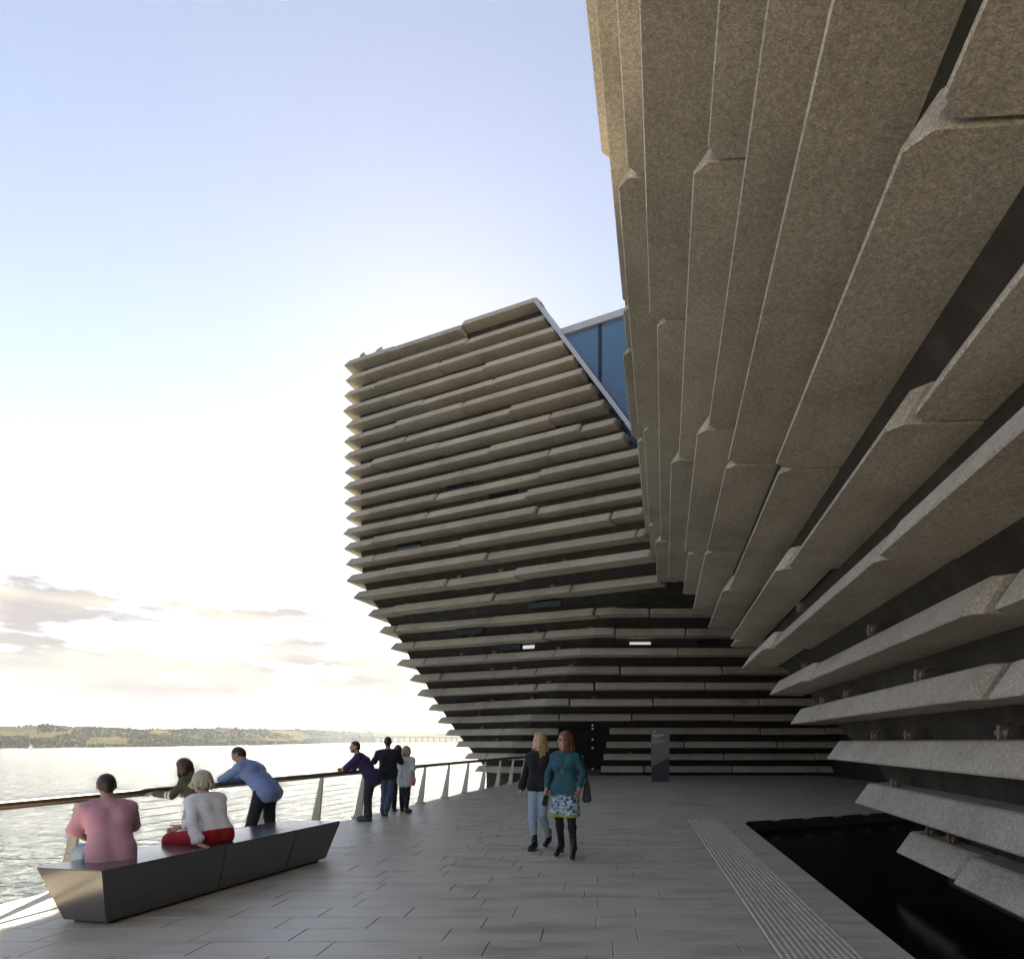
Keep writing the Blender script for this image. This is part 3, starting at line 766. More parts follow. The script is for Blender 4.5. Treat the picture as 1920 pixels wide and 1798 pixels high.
# houses of the far town
M['hw'] = simple('pale_house_render', (.34, .34, .35), .8); M['hr'] = simple('slate_roof', (.05, .05, .055), .7)
def house_mesh():
    mb = MB(); mb.box(-1, 1, -.7, .7, 0, 1.1); a = mb.build('tmp', M['hw']); me = a.data; bpy.data.objects.remove(a)
    mb = MB(); mb.add([(-1.08, -.8, 1.05), (1.08, -.8, 1.05), (1.08, .8, 1.05), (-1.08, .8, 1.05), (-1.08, 0, 1.75), (1.08, 0, 1.75)], [(0, 1, 5, 4), (2, 3, 4, 5), (3, 0, 4), (1, 2, 5), (3, 2, 1, 0)])
    mb.box(.5, .75, -.15, .15, 1.3, 2.0)
    b = mb.build('tmp', M['hr']); me2 = b.data; bpy.data.objects.remove(b); me.name = 'wall'; me2.name = 'roof'; return me, me2
HW, HR_ = house_mesh()
for i in range(170):
    px = rt.uniform(30, 560); t = .04 + .6 * rt.random() ** 1.4
    c = land(px, t); s_ = c.y / FPX * rt.uniform(.55, 1.15)
    r_ = empty('house', c - Vector((0, 0, s_ * .1)), rt.uniform(-.6, .6)); r_.scale = (s_ * rt.uniform(1.2, 2.2), s_ * 1.3, s_ * 1.25)
    for nm, me in (('wall', HW), ('roof', HR_)):
        o = bpy.data.objects.new(nm, me); COL.objects.link(o); o.parent = r_
    tag(r_, 'small pale house with slate roof among the trees of the far shore', 'house', 'houses of the town across the river')
# rail bridge
bridge = empty('bridge', (at(700, 3000), 3000, WL)); tag(bridge, 'long low railway bridge on many piers crossing the river far away', 'bridge')
M['brg'] = simple('grey_bridge_iron', (.11, .11, .125), .7)
bp = [(545, 2000), (640, 2700), (760, 2900), (900, 2700), (1100, 2300)]
def bpt(px): d = float(np.interp(px, [q for q, _ in bp], [q for _, q in bp])); return Vector((at(px, d), d))
pts = [bpt(px) for px in range(545, 1101, 6)]
def bz_(px): return EYE + 7.0 * bpt(px).y / FPX
mb = MB(); vs = []; 
for px, p in zip(range(545, 1101, 6), pts):
    z = bz_(px); th = 1.9 * p.y / FPX
    for dy, dz in ((-4, 0), (4, 0), (4, th), (-4, th)): vs.append((p.x, p.y + dy, z + dz))
mb.add(vs, [(4 * i + a, 4 * i + (a + 1) % 4, 4 * i + 4 + (a + 1) % 4, 4 * i + 4 + a) for i in range(len(pts) - 1) for a in range(4)])
on(mb.build('bridge_deck', M['brg']), bridge)
for i, px in enumerate(range(560, 1100, 11)):
    p = bpt(px); w_ = .75 * p.y / FPX; mb = MB(); mb.box(p.x - w_, p.x + w_, p.y - 3, p.y + 3, WL - 1, bz_(px)); mb.box(p.x - w_ * 1.7, p.x + w_ * 1.7, p.y - 5, p.y + 5, WL - 1, WL + 3)
    on(mb.build('pier', M['brg']), bridge)
# sailing boat
bd = 640; sb = empty('sailboat', (at(57, bd), bd, WL)); tag(sb, 'small white sailing boat on the river near the far town', 'boat')
M['sail'] = simple('white_sailcloth', (.8, .8, .8), .7)
def sbp(mb, nm, mt): o = mb.build(nm, mt); o.parent = sb
mb = MB(); mb.add([(-2.6, 0, .8), (-1.5, -.9, .8), (2.2, -.8, .8), (2.2, .8, .8), (-1.5, .9, .8), (-1.8, 0, -.3), (1.9, 0, -.3)], [(0, 1, 2, 3, 4), (0, 5, 1), (1, 5, 6, 2), (2, 6, 3), (3, 6, 5, 4), (4, 5, 0)]); sbp(mb, 'hull', M['sail'])
mb = MB(); mb.tube([(0, 0, .6), (0, 0, 6.4)], .08, 6); sbp(mb, 'mast', M['steel'])
mb = MB(); mb.add([(.1, 0, 1.3), (2.3, .3, 1.3), (.1, 0, 6.2), (.1, .03, 1.3), (2.3, .33, 1.3), (.1, .03, 6.2)], [(0, 1, 2), (5, 4, 3), (0, 3, 4, 1), (1, 4, 5, 2), (2, 5, 3, 0)]); sbp(mb, 'mainsail', M['sail'])
mb = MB(); mb.add([(-2.4, 0, .9), (-.1, -.3, 1.2), (-.1, 0, 5.4), (-2.4, .03, .9), (-.1, -.27, 1.2), (-.1, .03, 5.4)], [(0, 1, 2), (5, 4, 3), (0, 3, 4, 1), (1, 4, 5, 2), (2, 5, 3, 0)]); sbp(mb, 'foresail', M['sail'])

# ------------------------------------------------------------------ people
class Field:
    def __init__(s, lo, hi, h):
        s.lo = np.array(lo, float); s.h = h; s.n = np.ceil((np.array(hi) - s.lo) / h).astype(int) + 1
        s.f = np.full(s.n, .2, np.float32)
    def sub(s, lo, hi):
        a = np.maximum(np.floor((np.array(lo) - s.lo) / s.h).astype(int), 0); b = np.minimum(np.ceil((np.array(hi) - s.lo) / s.h).astype(int) + 1, s.n)
        if (b <= a).any(): return None
        ax = [s.lo[i] + s.h * np.arange(a[i], b[i]) for i in range(3)]
        return tuple(slice(a[i], b[i]) for i in range(3)), np.stack(np.meshgrid(*ax, indexing='ij'), -1)
    def merge(s, sl, d, k):
        o = s.f[sl]
        if k <= 0: s.f[sl] = np.minimum(o, d); return
        hh = np.clip(.5 + .5 * (o - d) / k, 0, 1); s.f[sl] = o * (1 - hh) + d * hh - k * hh * (1 - hh)
    def cone(s, a, b, ra, rb, k=.03):
        a = np.array(a, float); b = np.array(b, float); m = max(ra, rb) + .08
        q = s.sub(np.minimum(a, b) - m, np.maximum(a, b) + m)
        if q is None: return
        sl, P = q; ab = b - a; L = max(ab.dot(ab), 1e-9); t = np.clip(((P - a) @ ab) / L, 0, 1)
        s.merge(sl, np.linalg.norm(P - (a + t[..., None] * ab), axis=-1) - (ra + (rb - ra) * t), k)
    def ell(s, c, r, R=None, k=.02, cutp=None):
        c = np.array(c, float); r = np.array(r, float); m = r.max() + .07; q = s.sub(c - m, c + m)
        if q is None: return
        sl, P = q; D = P - c
        if R is not None: D = D @ R
        ln = np.linalg.norm(D / r, axis=-1); d = (ln - 1) * r.min()
        if cutp is not None:
            for n_, o_ in cutp: d = np.maximum(d, D @ np.array(n_, float) - o_)
        s.merge(sl, d, k)
    def wrinkle(s, amp, fr, seed=0):
        ax = [s.lo[i] + s.h * np.arange(s.n[i]) for i in range(3)]; X, Y, Z = np.meshgrid(*ax, indexing='ij')
        w = np.sin(fr * (.75 * Z + .55 * np.abs(X) + .25 * Y) + 2.6 * np.sin(5 * X + 3 * Z + seed) + 2.2 * np.sin(6 * Y + 4 * Z + 2 * seed))
        w = np.sign(w) * np.abs(w) ** .8 * (.45 + .55 * np.sin(7 * Z + 4 * X - 5 * Y + seed))
        s.f = (s.f + amp * w).astype(np.float32)
    def clip(s, n_, o_):
        ax = [s.lo[i] + s.h * np.arange(s.n[i]) for i in range(3)]; X, Y, Z = np.meshgrid(*ax, indexing='ij')
        s.f = np.maximum(s.f, (X * n_[0] + Y * n_[1] + Z * n_[2] - o_).astype(np.float32))
    def mesh(s):
        f = s.f.copy()
        f[0] = f[-1] = .2; f[:, 0] = f[:, -1] = .2; f[:, :, 0] = f[:, :, -1] = .2
        n = f.shape; ins = f < 0; cs = np.zeros((n[0] - 1, n[1] - 1, n[2] - 1), np.int8)
        for i in (0, 1):
            for j in (0, 1):
                for k in (0, 1): cs += ins[i:n[0] - 1 + i, j:n[1] - 1 + j, k:n[2] - 1 + k]
        act = (cs > 0) & (cs < 8); idx = np.full(cs.shape, -1, int); cells = np.argwhere(act); idx[act] = np.arange(len(cells))
        acc = np.zeros((len(cells), 3)); cnt = np.zeros(len(cells))
        offs_ = [(i, j, k) for i in (0, 1) for j in (0, 1) for k in (0, 1)]
        for a in offs_:
            for b in offs_:
                if sum(b) - sum(a) == 1 and all(y >= x for x, y in zip(a, b)):
                    fa = f[tuple((cells + a).T)]; fb = f[tuple((cells + b).T)]; m = (fa < 0) != (fb < 0)
                    t = np.where(m, fa / np.where(m, fa - fb, 1), 0); p = np.array(a) + t[:, None] * (np.array(b) - np.array(a))
                    acc += np.where(m[:, None], p, 0); cnt += m
        V = s.lo + s.h * (cells + acc / cnt[:, None]); F = []
        for ax in range(3):
            u, v = (ax + 1) % 3, (ax + 2) % 3; sl0 = [slice(None)] * 3; sl1 = [slice(None)] * 3; sl0[ax] = slice(0, -1); sl1[ax] = slice(1, None)
            A = ins[tuple(sl0)]; B = ins[tuple(sl1)]; e = np.argwhere(A != B)
            e = e[(e[:, u] > 0) & (e[:, v] > 0) & (e[:, u] < n[u] - 1) & (e[:, v] < n[v] - 1)]
            def ci(du, dv):
                q = e.copy(); q[:, u] -= du; q[:, v] -= dv; return idx[tuple(q.T)]
            quad = np.stack([ci(0, 0), ci(1, 0), ci(1, 1), ci(0, 1)], 1); fl = ~A[tuple(e.T)]
            quad[fl] = quad[fl][:, ::-1]; F.append(quad)
        F = np.concatenate(F); F = F[(F >= 0).all(1)]
        return V, F
def rotz(v, a): c, s_ = math.cos(a), math.sin(a); return Vector((v[0] * c - v[1] * s_, v[0] * s_ + v[1] * c, v[2]))
def pose_upper(pel, fwd=0, side=0, twist=0, hfwd=None, sw=.175, tl=.34):
    """torso chain from the pelvis: fwd/side lean and twist in degrees"""
    fw, sd_, tw = (math.radians(q) for q in (fwd, side, twist)); hf = math.radians(fwd * .5 if hfwd is None else hfwd)
    up = Vector((math.sin(sd_), math.sin(fw), math.cos(fw) * math.cos(sd_))).normalized()
    pel = Vector(pel); che = pel + up * tl; nek = che + up * .175
    rt_ = rotz((1, 0, 0), tw); rt_ = (rt_ - up * rt_.dot(up)).normalized()
    hup = Vector((math.sin(sd_) * .5, math.sin(hf), math.cos(hf)))
    hed = nek + hup * .155
    return dict(pel=pel, che=che, nek=nek, hed=hed, shL=che + up * .088 - rt_ * sw, shR=che + up * .088 + rt_ * sw, up=up, rt=rt_, hup=hup)
SK = {}
def skinmat(col):
    if col not in SK:
        m = NT('skin'); m.color(col); m.set(Roughness=.5); m.b.inputs['Subsurface Weight'].default_value = .12; m.b.inputs['Subsurface Radius'].default_value = (.02, .008, .004); SK[col] = m.m
    return SK[col]
def cloth(name, col, pattern=None, rough=.85, amt=.05):
    m = NT(name); p = m.pos(1, 'obj'); f = m.noise(p, 9, 5)
    c = m.ramp(f, [(.3, tuple(q * (1 - amt) for q in col)), (.7, tuple(min(1, q * (1 + amt)) for q in col))])
    if pattern: c = pattern(m, p, c)
    m.color(c); m.set(Roughness=rough); m.bump(m.noise(p, 260, 2), .15, .002); return m.m
def mesh_part(F, name, mat, root):
    V, Q = F.mesh(); me = bpy.data.meshes.new(name); me.from_pydata(V.tolist(), [], Q.tolist()); me.update(); me.materials.append(mat)
    me.polygons.foreach_set('use_smooth', [True] * len(me.polygons)); o = bpy.data.objects.new(name, me); COL.objects.link(o); o.parent = root; return o
def person(loc, face, J, label, look=(0, 1, 0), skin=(.50, .30, .21), top=None, bottom=None, hair=None, shoes=None, sex='m', fat=1.0, scale=1.0, hands=None, extra=None, lab=None):
    """J: joints; top=(mat, sleeve 0..2, hem, inflate); bottom=(mat, kind, inflate); hair=(mat, style, length); shoes=(mat, heel)"""
    root = empty('person', (loc[0], loc[1], loc[2] if len(loc) > 2 else 0), math.atan2(-face[0], face[1])); root.scale = (scale,) * 3
    tag(root, label, 'person', 'visitors on the deck')
    J = {k: Vector(v) for k, v in J.items()}
    pts = np.array([tuple(v) for k, v in J.items() if k not in ('up', 'rt', 'hup')]); lo = pts.min(0) - .26; hi = pts.max(0) + .26; lo[2] = max(lo[2], -.03)
    up, rt_ = J['up'], J['rt']; fwd_ = up.cross(rt_); w = 1.0 if sex == 'm' else .9
    def torso(F, inf, hem=0.0, k=.05):
        pel, che, nek = J['pel'], J['che'], J['nek']; wa = pel.lerp(che, .42)
        for s_ in (-1, 1):
            F.cone(pel + rt_ * .075 * s_ - up * hem, pel + rt_ * .075 * s_, .098 * fat + inf + .01 * (hem > 0), .100 * fat + inf, k)
            F.cone(pel + rt_ * .075 * s_, wa + rt_ * .052 * s_ * w, .100 * fat + inf, .092 * fat * w + inf, k)
            F.cone(wa + rt_ * .055 * s_ * w, che + rt_ * .082 * s_ * w, .092 * fat * w + inf, .098 * fat * w + inf, k)
            F.cone(che + rt_ * .08 * s_ * w, che + up * .10 + rt_ * .10 * s_ * w, .096 * fat + inf, .062 + inf, k)
            F.cone(che + up * .115 + rt_ * .02 * s_, J['shR' if s_ > 0 else 'shL'], .055 + inf, .052 + inf, k)
            if sex == 'f': F.cone(che + rt_ * .075 * s_ + fwd_ * .06 - up * .02, che + rt_ * .07 * s_ + fwd_ * .068 - up * .025, .062 + inf * .6, .058 + inf * .6, .04)
        F.cone(che + up * .10 - fwd_ * .02, nek - up * .02, .075 + inf * .6, .054 + inf * .6, .04)
    def arm(F, S, inf, upto=2.0, flare=0):
        sh, el, wr = J['sh' + S], J['el' + S], J['wr' + S]; aw = 1.0 if sex == 'm' else .84
        if upto <= 1: e = sh.lerp(el, upto); F.cone(sh, e, .054 * aw + inf, .046 * aw + inf + flare, .03)
        else:
            F.cone(sh, el, .054 * aw + inf, .042 * aw + inf, .03); e = el.lerp(wr, upto - 1); F.cone(el, e, .042 * aw + inf, (.042 + (.029 - .042) * (upto - 1)) * aw + inf + flare, .03)
    def leg(F, S, inf, upto=2.0, flare=0):
        hp_, kn, an = J['hi' + S], J['kn' + S], J['an' + S]; lw = fat if sex == 'm' else .95 * fat
        F.cone(hp_, kn, .088 * lw + inf, .058 * lw + inf, .035); calf = kn.lerp(an, .32) 
        F.cone(kn, calf, .057 * lw + inf, .055 * lw + inf, .03); e = kn.lerp(an, min(1, upto - 1)); F.cone(calf, e, .055 * lw + inf, .038 * lw + inf + flare, .03)
    # body
    B = Field(lo, hi, .0105); torso(B, 0)
    for S in 'LR':
        arm(B, S, 0); leg(B, S, 0); B.cone(J['an' + S], J['to' + S] + Vector((0, 0, .0)), .038, .03, .03)
        B.cone(J['an' + S] - Vector((0, 0, .03)), J['an' + S] - (J['to' + S] - J['an' + S]).normalized() * .03 - Vector((0, 0, .045)), .034, .03, .03)
    lk = Vector(look).normalized(); hc = J['hed']; z_ = J['hup'].normalized(); lk = (lk + Vector((0, 0, 0))).normalized(); hx = lk.cross(z_).normalized(); hz = hx.cross(lk).normalized()
    R = np.array([tuple(hx), tuple(lk), tuple(hz)]).T
    B.cone(J['nek'] - up * .03, hc - hz * .04 - lk * .012, .056 if sex == 'm' else .048, .052 if sex == 'm' else .046, .03)
    B.ell(hc + hz * .022 - lk * .008, (.074, .094, .098), R, .02); B.ell(hc - hz * .045 + lk * .022, (.056, .066, .070), R, .03)
    B.cone(hc - hz * .095 + lk * .062, hc - hz * .09 + lk * .055, .024, .026, .03)
    B.cone(hc + hz * .012 + lk * .088, hc - hz * .022 + lk * .106, .009, .014, .012); B.cone(hc + hz * .03 + lk * .078 - hx * .03, hc + hz * .03 + lk * .078 + hx * .03, .012, .012, .014)
    B.cone(hc - hz * .058 + lk * .086 - hx * .014, hc - hz * .058 + lk * .086 + hx * .014, .009, .009, .01)
    for s_ in (-1, 1): B.ell(hc + hx * .076 * s_ - hz * .008 - lk * .012, (.012, .022, .032), R, .008)
    for S in 'LR':
        wr, el = J['wr' + S], J['el' + S]; hd = (hands or {}).get(S); d = Vector(hd[0]).normalized() if hd else (wr - el).normalized()
        pn = Vector(hd[1]).normalized() if hd else ((rt_ * (1 if S == 'L' else -1))); pn = (pn - d * pn.dot(d)).normalized(); sd_ = d.cross(pn).normalized()
        th = sd_ if (sd_.dot(fwd_) > 0) else -sd_
        if hd and len(hd) > 3: th = Vector(hd[3])
        curl = hd[2] if hd and len(hd) > 2 else .35; hs = 1.0 if sex == 'm' else .9
        for q in (-.026, -.009, .009, .026): B.cone(wr + sd_ * q * .6, wr + d * .088 * hs + sd_ * q, .017 * hs, .0135 * hs, .012)
        for q, L in ((-.03, .058), (-.0105, .07), (.0105, .066), (.03, .05)):
            if th.dot(sd_) < 0: L = {.058: .05, .07: .066, .066: .07, .05: .058}[L]
            k0 = wr + d * .09 * hs + sd_ * q; k1 = k0 + (d * math.cos(curl) + pn * math.sin(curl)) * L * .55 * hs; k2 = k1 + (d * math.cos(curl * 2.3) + pn * math.sin(curl * 2.3)) * L * .5 * hs
            B.cone(k0, k1, .0105 * hs, .0095 * hs, .004); B.cone(k1, k2, .0095 * hs, .008 * hs, .004)
        t0 = wr + d * .03 + th * .026; t1 = t0 + (d * .6 + th * .6 + pn * .35).normalized() * .042 * hs; t2 = t1 + (d * .85 + th * .15 + pn * .4).normalized() * .032 * hs
        B.cone(t0, t1, .0145 * hs, .0115 * hs, .01); B.cone(t1, t2, .0115 * hs, .009 * hs, .004)
    body = mesh_part(B, 'body', skinmat(skin), root)
    for s_ in (-1, 1):
        F = Field(hc + hz * .012 + lk * .075 + hx * .032 * s_ - Vector((.025,) * 3), hc + hz * .012 + lk * .075 + hx * .032 * s_ + Vector((.025,) * 3), .004)
        F.ell(hc + hz * .010 + lk * .0805 + hx * .032 * s_, (.014, .008, .007), R, 0); mesh_part(F, 'eye', M['eye'], body)
    if bottom:
        mt, kind, inf = bottom[:3]; F = Field(lo, hi, .0125)
        if kind == 'skirt': pass
        else:
            pel = J['pel']
            for s_ in (-1, 1):
                F.cone(pel + rt_ * .075 * s_, pel + up * .10 + rt_ * .055 * s_, .102 * fat + inf, .090 * fat * w + inf, .05)
            for S in 'LR': leg(F, S, inf, bottom[3] if len(bottom) > 3 else 1.97, bottom[4] if len(bottom) > 4 else .012)
            F.wrinkle(0 if inf < .006 else .0022 if inf < .01 else .0042, 46, 1.3)
        mesh_part(F, bottom[5] if len(bottom) > 5 else 'trousers', mt, root)
    if top:
        mt, sl_, hem, inf = top[:4]; F = Field(lo - .03, hi + .03, .0125); torso(F, inf, hem)
        if len(top) > 5 and top[5]: top[5](F, J)
        for S in 'LR': arm(F, S, inf * .45 + .005, sl_, top[6] if len(top) > 6 else .006)
        F.wrinkle(.0058, 44, len(label) * .7)
        n_ = (J['hed'] - J['nek']).normalized(); F.clip(tuple(n_), n_.dot(J['nek'] + n_ * .012))
        mesh_part(F, top[4] if len(top) > 4 else 'shirt', mt, root)
    if shoes:
        for S in 'LR':
            a_, t_ = J['an' + S], J['to' + S]; d = (t_ - a_); d.z = 0 if abs(d.z) < .12 else d.z; d = d.normalized(); dn = Vector((0, 0, -1)) if abs(d.z) < .5 else (J['an' + S] - J['kn' + S]).normalized()
            F = Field(np.minimum(a_, t_) - .12, np.maximum(a_, t_) + .14, .009); hl_ = shoes[1]; so = shoes[2] if len(shoes) > 2 else 0
            heel = a_ - d * .03 + dn * (.045 - hl_ * .2)
            F.cone(a_ + dn * .01, heel, .047, .042, .02); F.cone(a_ + d * .02 + dn * .02, t_ + d * .02 - dn * .006, .046, .036, .03); F.cone(heel + dn * .012, t_ + d * .025 + dn * .008, .034, .036, .02)
            if so: F.cone(a_ - dn * .11, a_, .046, .048, .02)
            if hl_ > .02: F.cone(heel - d * .012, heel - d * .015 + dn * (hl_ + .02), .026, .017, .01)
            F.clip((0, 0, -1), -.002) if min(a_.z, t_.z) < .2 else None
            sh_ = mesh_part(F, 'shoe', shoes[0], root)
    if hair:
        mt, style, ln_ = hair; rs_ = random.Random(len(label)); F = Field(hc - Vector((.2, .2, .16 + ln_)), hc + Vector((.2, .2, .2)), .008)
        cp = [((0, .80, -.60), .026)] if style == 'short' else [((0, .86, -.5), .048)]
        g = .006 if style == 'short' else .014
        F.ell(hc + hz * .022 - lk * .010, (.076 + g, .096 + g, .100 + g * 1.2), R, 0, [(n_, o_) for n_, o_ in cp])
        if style == 'short': F.cone(hc - lk * .075 - hz * .0, hc - lk * .068 - hz * .055, .030, .026, .03)
        else:
            for i in range(46):
                an_ = rs_.uniform(.95, 2 * math.pi - .95); dr = lk * math.cos(an_) + hx * math.sin(an_)
                p0 = hc + hz * .075 + dr * .062; p1 = hc + hz * .0 + dr * .094; L = ln_ * rs_.uniform(.8, 1.05)
                out_ = dr * rs_.uniform(.085, .112) + Vector((rs_.uniform(-.02, .02), rs_.uniform(-.02, .02), 0))
                if math.cos(an_) > .2: L *= .8
                p2 = hc - Vector((0, 0, L * .55)) + out_ * 1.05; p3 = hc - Vector((0, 0, L)) + out_ * (.85 + rs_.uniform(-.1, .15)) - lk * .01
                F.cone(p0, p1, .022, .022, .012); F.cone(p1, p2, .021, .019, .01); F.cone(p2, p3, .018, .009, .008)
        F.wrinkle(.0018, 150, 2.0)
        mesh_part(F, 'hair', mt, root)
    if extra: extra(root, J, dict(hc=hc, lk=lk, hx=hx, hz=hz))
    return root
M['eye'] = simple('dark_eye', (.03, .02, .015), .2)
def hairmat(name, a, b):
    m = NT(name); f = m.noise(m.pos((60, 60, 6), 'obj'), 1.6, 4); m.color(m.ramp(f, [(.3, a), (.7, b)])); m.set(Roughness=.42); m.bump(f, .5, .006); return m.m
H_dark = hairmat('dark_brown_hair', (.012, .008, .006), (.035, .022, .014)); H_brown = hairmat('brown_hair', (.035, .018, .009), (.10, .05, .022)); H_red = hairmat('auburn_hair', (.07, .026, .010), (.22, .085, .03))
H_blond = hairmat('blond_hair', (.26, .16, .065), (.58, .42, .21)); H_grey = hairmat('silver_blond_hair', (.34, .29, .21), (.64, .58, .47))
def stand(**kw):
    d = dict(hiL=(-.088, 0, .92), hiR=(.088, 0, .92), knL=(-.095, .02, .50), knR=(.095, .02, .50), anL=(-.10, -.02, .085), anR=(.10, -.02, .085), toL=(-.115, .13, .04), toR=(.115, .13, .04))
    d.update(kw); return d
black_shoe = cloth('black_shoe_leather', (.012, .012, .013), rough=.45); grey_shoe = cloth('grey_canvas_shoe', (.10, .10, .11))
denim = cloth('blue_denim', (.075, .11, .19)); pale_denim = cloth('pale_denim', (.33, .40, .50)); black_cl = cloth('black_cloth', (.012, .012, .014)); dark_trs = cloth('dark_navy_trousers', (.018, .02, .03)); char_trs = cloth('charcoal_trousers', (.03, .032, .036))

def beard(r, h):
    F = Field(h['hc'] - Vector((.13,) * 3), h['hc'] + Vector((.13,) * 3), .008); R = np.array([tuple(h['hx']), tuple(h['lk']), tuple(h['hz'])]).T
    F.ell(h['hc'] - h['hz'] * .055 + h['lk'] * .022, (.060, .068, .064), R, 0, [((0, -1, .35), .005), ((0, .2, 1), -.002)]); mesh_part(F, 'beard', H_brown, r)
# seated man in pink
J_ = pose_upper((0, 0, .615), 22, 0, 0, 24, .178); J_.update(hiL=(-.10, .02, .60), hiR=(.10, .02, .60), knL=(-.17, .46, .56), knR=(.17, .46, .56), anL=(-.17, .50, .09), anR=(.17, .50, .09), toL=(-.19, .65, .04), toR=(.19, .65, .04), elL=(-.255, .22, .80), elR=(.22, .28, .80), wrL=(-.12, .42, .68), wrR=(.10, .44, .68))
person((-4.70, 6.12), (-.72, .69), J_, 'man in a pink short-sleeved shirt sitting on the bench facing the water', look=(0, .98, -.18), skin=(.42, .25, .17), top=(cloth('pink_shirt', (.56, .30, .38)), .95, .13, .017, 'shirt', None, .018), bottom=(cloth('light_jeans', (.22, .30, .42)), 'legs', .012), hair=(H_dark, 'short', .05), shoes=(grey_shoe, 0), fat=1.08, scale=.96)
# seated woman in white blouse
J_ = pose_upper((0, 0, .615), 22, 4, -12, 12, .165); J_.update(hiL=(-.10, .02, .60), hiR=(.10, .02, .60), knL=(-.15, .45, .56), knR=(.05, .47, .55), anL=(-.10, .60, .12), anR=(.05, .62, .12), toL=(-.11, .74, .05), toR=(.05, .76, .05), elL=(-.30, .02, .78), wrL=(-.32, -.10, .56), elR=(.20, .32, .82), wrR=(.0, .50, .70))
def eyelet(m, p, c):
    v = m.n('TexVoronoi'); v.inputs['Scale'].default_value = 55; m.link(p, v.inputs['Vector']); return m.mix(m.ramp(v.outputs['Distance'], [(.18, (1, 1, 1)), (.30, (0, 0, 0))]), c, (.52, .53, .64))
person((-4.30, 7.10), (-.97, .22), J_, 'white-haired woman in a white lace blouse and red trousers sitting on the bench', look=(-.25, .95, -.12), top=(cloth('white_lace_blouse', (.86, .85, .88), eyelet, amt=.03), 1.72, -.02, .030, 'blouse', lambda F, J: F.clip(tuple(-J['up']), -(J['up'].dot(J['pel']) + .035)), .022), bottom=(cloth('red_trousers', (.36, .010, .018)), 'legs', .034, 1.9, .03), hair=(H_grey, 'bob', .11), shoes=(black_shoe, 0), sex='f', fat=1.08, scale=.945, hands={'L': ((.0, -.95, -.25), (0, 0, -1), .1)})
# girl in green sweatshirt at the rail
J_ = pose_upper((0, 0, .95), 16, 0, -10, 30, .165); J_.update(stand(knL=(-.10, .06, .50), anL=(-.12, -.12, .085), toL=(-.12, .03, .04)))
J_.update(elL=(-.24, .30, 1.16), wrL=(-.18, .56, 1.20), elR=(.24, .24, 1.14), wrR=(.16, .50, 1.18))
def band(m, p, c):
    sx = m.n('SeparateXYZ'); m.link(p, sx.inputs[0]); f = m.ramp(sx.outputs['Y'], [(.295, (0, 0, 0)), (.30, (1, 1, 1)), (.325, (1, 1, 1)), (.33, (0, 0, 0)), (.345, (0, 0, 0)), (.35, (1, 1, 1)), (.375, (1, 1, 1)), (.38, (0, 0, 0))]); return m.mix(f, c, (.7, .7, .74))
person((-5.06, 8.05), (-.985, -.17), J_, 'girl in an olive sweatshirt with white arm bands resting her hands on the railing', look=(0, .85, -.5), top=(cloth('olive_sweatshirt', (.075, .08, .045), band), 1.9, .02, .034, 'sweatshirt'), bottom=(black_cl, 'legs', .006), hair=(H_brown, 'long', .20), shoes=(black_shoe, 0), sex='f', scale=.825, hands={'L': ((.3, .9, -.1), (0, 0, -1), .5), 'R': ((-.3, .9, -.1), (0, 0, -1), .5)})
# man in blue shirt
J_ = pose_upper((0, -.08, .94), 42, 0, 0, 40, .20); J_.update(stand(hiL=(-.10, -.08, .91), hiR=(.10, -.08, .91), knL=(-.15, .02, .50), anL=(-.22, .10, .085), toL=(-.24, .25, .04), knR=(.11, -.06, .50), anR=(.12, -.12, .085), toR=(.13, .03, .04)))
J_.update(elL=(-.26, .44, 1.075), wrL=(.0, .50, 1.06), elR=(.28, .44, 1.075), wrR=(.06, .56, 1.06))
person((-5.10, 9.55), (-.99, .12), J_, 'man in a light blue long-sleeved shirt leaning on the railing behind the bench', look=(-.15, .82, -.5), skin=(.40, .24, .17), top=(cloth('light_blue_shirt', (.24, .33, .60)), 1.8, .10, .024, 'shirt'), bottom=(dark_trs, 'legs', .016), hair=(H_dark, 'short', .05), shoes=(black_shoe, 0), fat=1.08, scale=.985)
# man in purple T-shirt
J_ = pose_upper((0, -.06, .94), 32, 0, 0, 20, .20); J_.update(stand(hiL=(-.10, -.06, .91), hiR=(.10, -.06, .91), knL=(-.13, -.02, .50), anL=(-.16, -.05, .085), toL=(-.19, .10, .04), knR=(.12, .03, .50), anR=(.13, .06, .085), toR=(.14, .21, .04)))
J_.update(elL=(-.28, .38, 1.07), wrL=(-.02, .50, 1.06), elR=(.26, .38, 1.07), wrR=(.02, .52, 1.06))
person((-4.80, 13.1), (-.97, -.10), J_, 'bearded man in a purple T-shirt leaning with both arms on the railing', look=(-.35, .93, .02), top=(cloth('purple_tshirt', (.045, .022, .10)), .9, .12, .024, 'tshirt', None, .014), bottom=(char_trs, 'legs', .018), hair=(H_brown, 'short', .05), shoes=(grey_shoe, 0), fat=1.05, scale=.99, extra=lambda r, J, h: beard(r, h))
